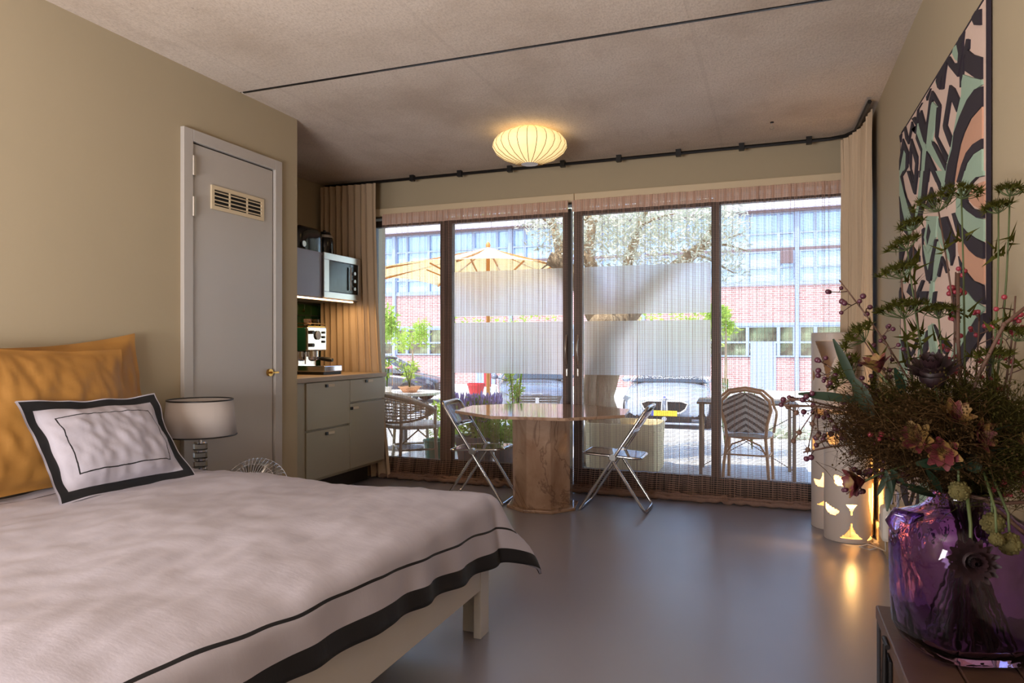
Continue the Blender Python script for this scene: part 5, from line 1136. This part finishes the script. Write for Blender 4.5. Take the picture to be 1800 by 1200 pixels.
umbel('dill umbel left of the rug edge, second from the top', at(1595, 440, 1.76), .042, 16, (-.5, 0, .4))
umbel('dill umbel left of the rug edge, third from the top', at(1585, 490, 1.74), .05, 18, (-.4, 0, .5))
umbel('broad dill umbel at the middle left edge of the rug', at(1590, 560, 1.72), .06, 24, (-.2, 0, .6))
umbel('dill umbel before the middle of the rug, under the berries', at(1650, 560, 1.74), .045, 18, (0, 0, 1))
umbel('dill umbel over the top of the tall white lamp', at(1520, 600, 1.68), .05, 18, (-.6, 0, .3))
umbel('dill umbel in front of the middle of the tall white lamp', at(1500, 660, 1.66), .05, 20, (-.6, 0, .2))
umbel('dill umbel highest right against the bare wall', at(1775, 345, 1.66), .035, 14, (.1, 0, 1))
umbel('dill umbel on the bare wall just right of the rug', at(1755, 375, 1.66), .035, 14, (-.4, 0, .6))
umbel('drooping dill umbel on the bare wall at mid height', at(1745, 640, 1.60), .045, 18, (0, 0, -.2))
umbel('dill umbel at the far right edge of the bouquet', at(1785, 600, 1.58), .04, 16, (.4, 0, .5))

def plume(label, tg, L, W_, n, mt, seed):
    t, P = flower('grass_plume', label, 'grass', tg, .003, BRN, 'feathery plumes in the bouquet'); mb = MB(); r_ = random.Random(seed); A = P[5]; Bv = P[-1]
    for k in range(n):
        f = r_.random(); i = 4.2 + f * (len(P) - 5.3); p = P[int(i)].lerp(P[min(int(i) + 1, len(P) - 1)], i - int(i)) + Vector((r_.gauss(0, 1), r_.gauss(0, 1), r_.gauss(0, .8))) * W_ * .42; v = ((Bv - A).normalized() * .7 + Vector((r_.gauss(0, 1), r_.gauss(0, 1), r_.gauss(0, 1))) * .6).normalized(); s = v.orthogonal().normalized() * .0007; l = L * r_.uniform(.4, 1); m_ = p + v * l * .5 + Vector((0, 0, .004)); mb.add([p - s, p + s, m_ + s, m_ - s, p + v * l], [(0, 1, 2, 3), (3, 2, 4)])
        if k % 4 == 0: e = p + v * l; mb.add([e + Vector((-.0022, 0, 0)), e + Vector((0, 0, -.003)), e + Vector((.0022, 0, 0)), e + Vector((0, 0, .003))], [(0, 1, 2, 3)])
    mb.build('spikelets', mt, t, None, None, True, 'stuff'); return t
for k, (u, v, d, mt, lb) in enumerate(((1500, 745, 1.55, FUZZB, 'brown plume reaching left across the short white lamp'), (1540, 715, 1.60, FUZZ, 'green plume above the brown ones, left of the rug'), (1525, 775, 1.56, FUZZB, 'brown plume lowest left in the bouquet'), (1600, 735, 1.52, FUZZB, 'brown plume just above the vase neck'), (1700, 690, 1.60, FUZZ, 'green plume right of the dark dahlia'), (1760, 720, 1.54, FUZZ, 'green plume at the right under the drooping dill'), (1790, 765, 1.50, FUZZ, 'green plume lowest right in the bouquet'), (1740, 770, 1.62, FUZZB, 'brown plume among the striped tulips'), (1620, 700, 1.62, FUZZ, 'green plume right below the dark dahlia'), (1690, 768, 1.5, FUZZB, 'brown plume directly over the vase opening'))):
    plume(lb, at(u, v, d), .085, .088, 2200, mt, 100 + k)

def petals(t, c, ax, n, L, W_, mt, open_=.6, rows=1, curl=.3):
    ax = Vector(ax).normalized(); ux = ax.orthogonal().normalized(); uy = ax.cross(ux)
    for r_ in range(rows):
        for k in range(n):
            a = 2 * PI * (k + .5 * r_) / n; rad = ux * math.cos(a) + uy * math.sin(a); o_ = open_ * (1 - .22 * r_); d = ax * (1 - o_) + rad * o_; MB().leaf(Vector(c) + ax * (.003 * r_), d, ax, L * (1 - .1 * r_), W_, -curl, 4).build('petal', mt, t, 180, None, True)
DAH = mat('dahlia_petal', (34, 12, 17), .6, var=.2); 
def dahlia(label, tg, ax, R_, pts=None):
    t, P = flower('dahlia', label, 'flower', tg, .004, GRN, 'dark dahlias in the bouquet', pts); c = P[-1]; MB().ball(c, R_ * .5, 12, 8).build('flower_centre', DAH, t, 180, None, True); petals(t, c, ax, 14, R_, R_ * .38, DAH, .95, 4, .35); return t
dahlia('dark maroon dahlia standing upright before the rug', at(1640, 660, 1.58), (-.1, -.3, .7), .058)
c2_ = at(1707, 985, 1.44); dahlia('dark red dahlia hanging down in front of the vase', c2_, (0, -.8, .1), .05, [Vector((VX, VY, VZ + .05)), Vector((VX, VY, VZ + .2)), NECK + Vector((0, -.03, .0)), at(1690, 850, 1.55), at(1700, 870, 1.50), at(1706, 920, 1.46), c2_])
m = NT('striped_petal'); f = m.noise(40, 2, .5, m.coord('Object', (1, 1, .25))); m.base(m.mix(m.ramp(f, [(.44, (0, 0, 0, 1)), (.54, (1, 1, 1, 1))]), lin((118, 90, 46)), lin((88, 30, 38))), .5); STR = m.mat
def tulip(label, tg, ax, R_=.034):
    t, P = flower('parrot_tulip', label, 'flower', tg, .004, GRN, 'striped parrot tulips in the bouquet'); petals(t, P[-1], ax, 6, R_ * 1.5, R_ * .8, STR, .42, 2, -.2)
    for k in (6, 8): MB().leaf(P[k], (P[k] - P[k - 1]) + rv(.03), (0, 0, 1), .10, .022, .3).build('leaf', LEAFG, t, 180, None, True)
    return t
tulip('red striped tulip in front of the cream drape', at(1545, 655, 1.62), (-.3, -.2, .9))
tulip('red striped tulip in the middle of the bouquet', at(1672, 740, 1.52), (.2, -.6, .6)); tulip('red striped tulip drooping right of the middle', at(1705, 765, 1.50), (.5, -.6, .1)); tulip('red striped tulip at the right edge', at(1785, 775, 1.50), (.6, -.5, .2)); tulip('red striped tulip low left by the lamp cut-outs', at(1520, 845, 1.58), (-.8, -.3, -.1)); tulip('orange striped tulip left of the middle', at(1615, 775, 1.52), (-.3, -.7, .3)); tulip('red striped tulip just above the vase', at(1660, 790, 1.5), (-.2, -.7, -.1))
BUT = mat('scabious_button', (82, 74, 34), .8, var=.25, vscale=80, bump=.6, bscale=200)
def button(label, tg, r, pts=None):
    t, P = flower('scabious', label, 'flower', tg, .003, GRN, 'yellow green buttons in the bouquet', pts); c = P[-1]; mb = MB(); mb.ball(c, r, 12, 9)
    for k in range(60): v = rv(1); mb.ball(c + v * r * .95, r * .2, 5, 4)
    mb.build('flower_head', BUT, t, 180, None, True); return t
def hang(u, v, d): e = at(u, v, d); return [Vector((VX, VY, VZ + .04)), Vector((VX, VY, VZ + .2)), NECK + Vector((.02, -.02, 0)), NECK.lerp(e, .5) + Vector((0, 0, .12)), e + Vector((0, .01, .06)), e]
button('yellow green button flower left in front of the vase neck', at(1686, 862, 1.5), .020, hang(1686, 862, 1.5)); button('yellow green button flower hanging right of the vase neck', at(1745, 920, 1.5), .022, hang(1745, 920, 1.5)); button('yellow green button flower hanging lowest right by the vase shoulder', at(1775, 955, 1.46), .022, hang(1775, 955, 1.46)); button('small yellow button flower over the vase shoulder', at(1752, 948, 1.44), .014, hang(1752, 948, 1.44))
def leafy(label, tg, lv, pts=None):
    t, P = flower('leafy_branch', label, 'foliage', tg, .0035, GRN, 'broad leaved stems in the bouquet', pts)
    for (a, b, W_) in lv: A, Bq = Vector(at(*a)), Vector(at(*b)); MB().leaf(A, Bq - A, (0, -1, .4), (Bq - A).length, W_, .06, 8).build('leaf', LEAFG, t, 180, None, True)
    return t
leafy('stem with two broad curved leaves over the tall white lamp', at(1520, 705, 1.6), [((1520, 705, 1.6), (1405, 690, 1.62), .022), ((1508, 690, 1.6), (1466, 595, 1.62), .020), ((1500, 665, 1.6), (1535, 735, 1.56), .034)])
leafy('stem with broad dark leaves low over the vase opening', at(1640, 800, 1.55), [((1650, 830, 1.55), (1600, 755, 1.56), .04), ((1610, 815, 1.5), (1705, 815, 1.5), .03), ((1720, 830, 1.5), (1690, 790, 1.52), .04), ((1640, 868, 1.56), (1590, 850, 1.52), .014), ((1645, 872, 1.56), (1600, 858, 1.5), .014), ((1655, 865, 1.55), (1630, 825, 1.52), .016)])
leafy('stem with small fresh leaves beside the short white lamp', at(1555, 830, 1.56), [((1560, 830, 1.56), (1543, 870, 1.55), .012), ((1556, 826, 1.56), (1568, 868, 1.55), .012), ((1566, 825, 1.56), (1590, 850, 1.55), .012)])
t, P = flower('thistle_branch', 'dark spiky thistle branch reaching left below the farthest berries', 'branch', at(1378, 712, 1.58), .003, BRN)
for k, (u, v) in enumerate(((1400, 725), (1428, 745), (1405, 760), (1438, 765), (1420, 790), (1395, 775), (1385, 715))):
    c = at(u, v, 1.58 + .01 * k); mb = MB(); mb.ball(c, .006, 8, 6)
    for q in range(14): e = c + rv(.018); s = rv(.0018); mb.add([c - s, c + s, e], [(0, 1, 2)])
    mb.build('thistle_head', BRN, t, None, None, True); i = min(range(3, len(P)), key=lambda q: (P[q] - c).length); MB().tube([P[i], c], .0013, 4).build('twig', BRN, t, 180, None, True)
for pts, lb in (([NECK + Vector((.02, -.02, -.1)), NECK + Vector((.01, -.03, .0)), at(1700, 870, 1.55), at(1760, 884, 1.54), at(1815, 882, 1.50)], 'bare twig lying level to the right above the vase'), ([NECK + Vector((.03, -.02, -.1)), NECK + Vector((.02, -.03, .0)), at(1745, 890, 1.52), at(1775, 915, 1.50), at(1815, 950, 1.47)], 'bare twig bending down right beside the vase'), ([Vector((VX - .03, VY, VZ + .05)), NECK + Vector((.01, 0, 0)), at(1690, 740, 1.6), at(1720, 660, 1.58), at(1765, 570, 1.56), at(1815, 530, 1.54)], 'thick bare brown branch rising to the right before the bare wall'), ([Vector((VX - .02, VY + .02, VZ + .05)), NECK + Vector((0, .01, 0)), at(1692, 720, 1.66), at(1684, 600, 1.7), at(1684, 480, 1.72)], 'straight brown branch rising before the rug')):
    t, P = flower('bare_twig', lb, 'twig', None, .0045, BRN, None, pts)
    for k in range(2, len(P) - 1): MB().ball(P[k], .006, 6, 5).build('bud', BRN, t, 180, None, True)
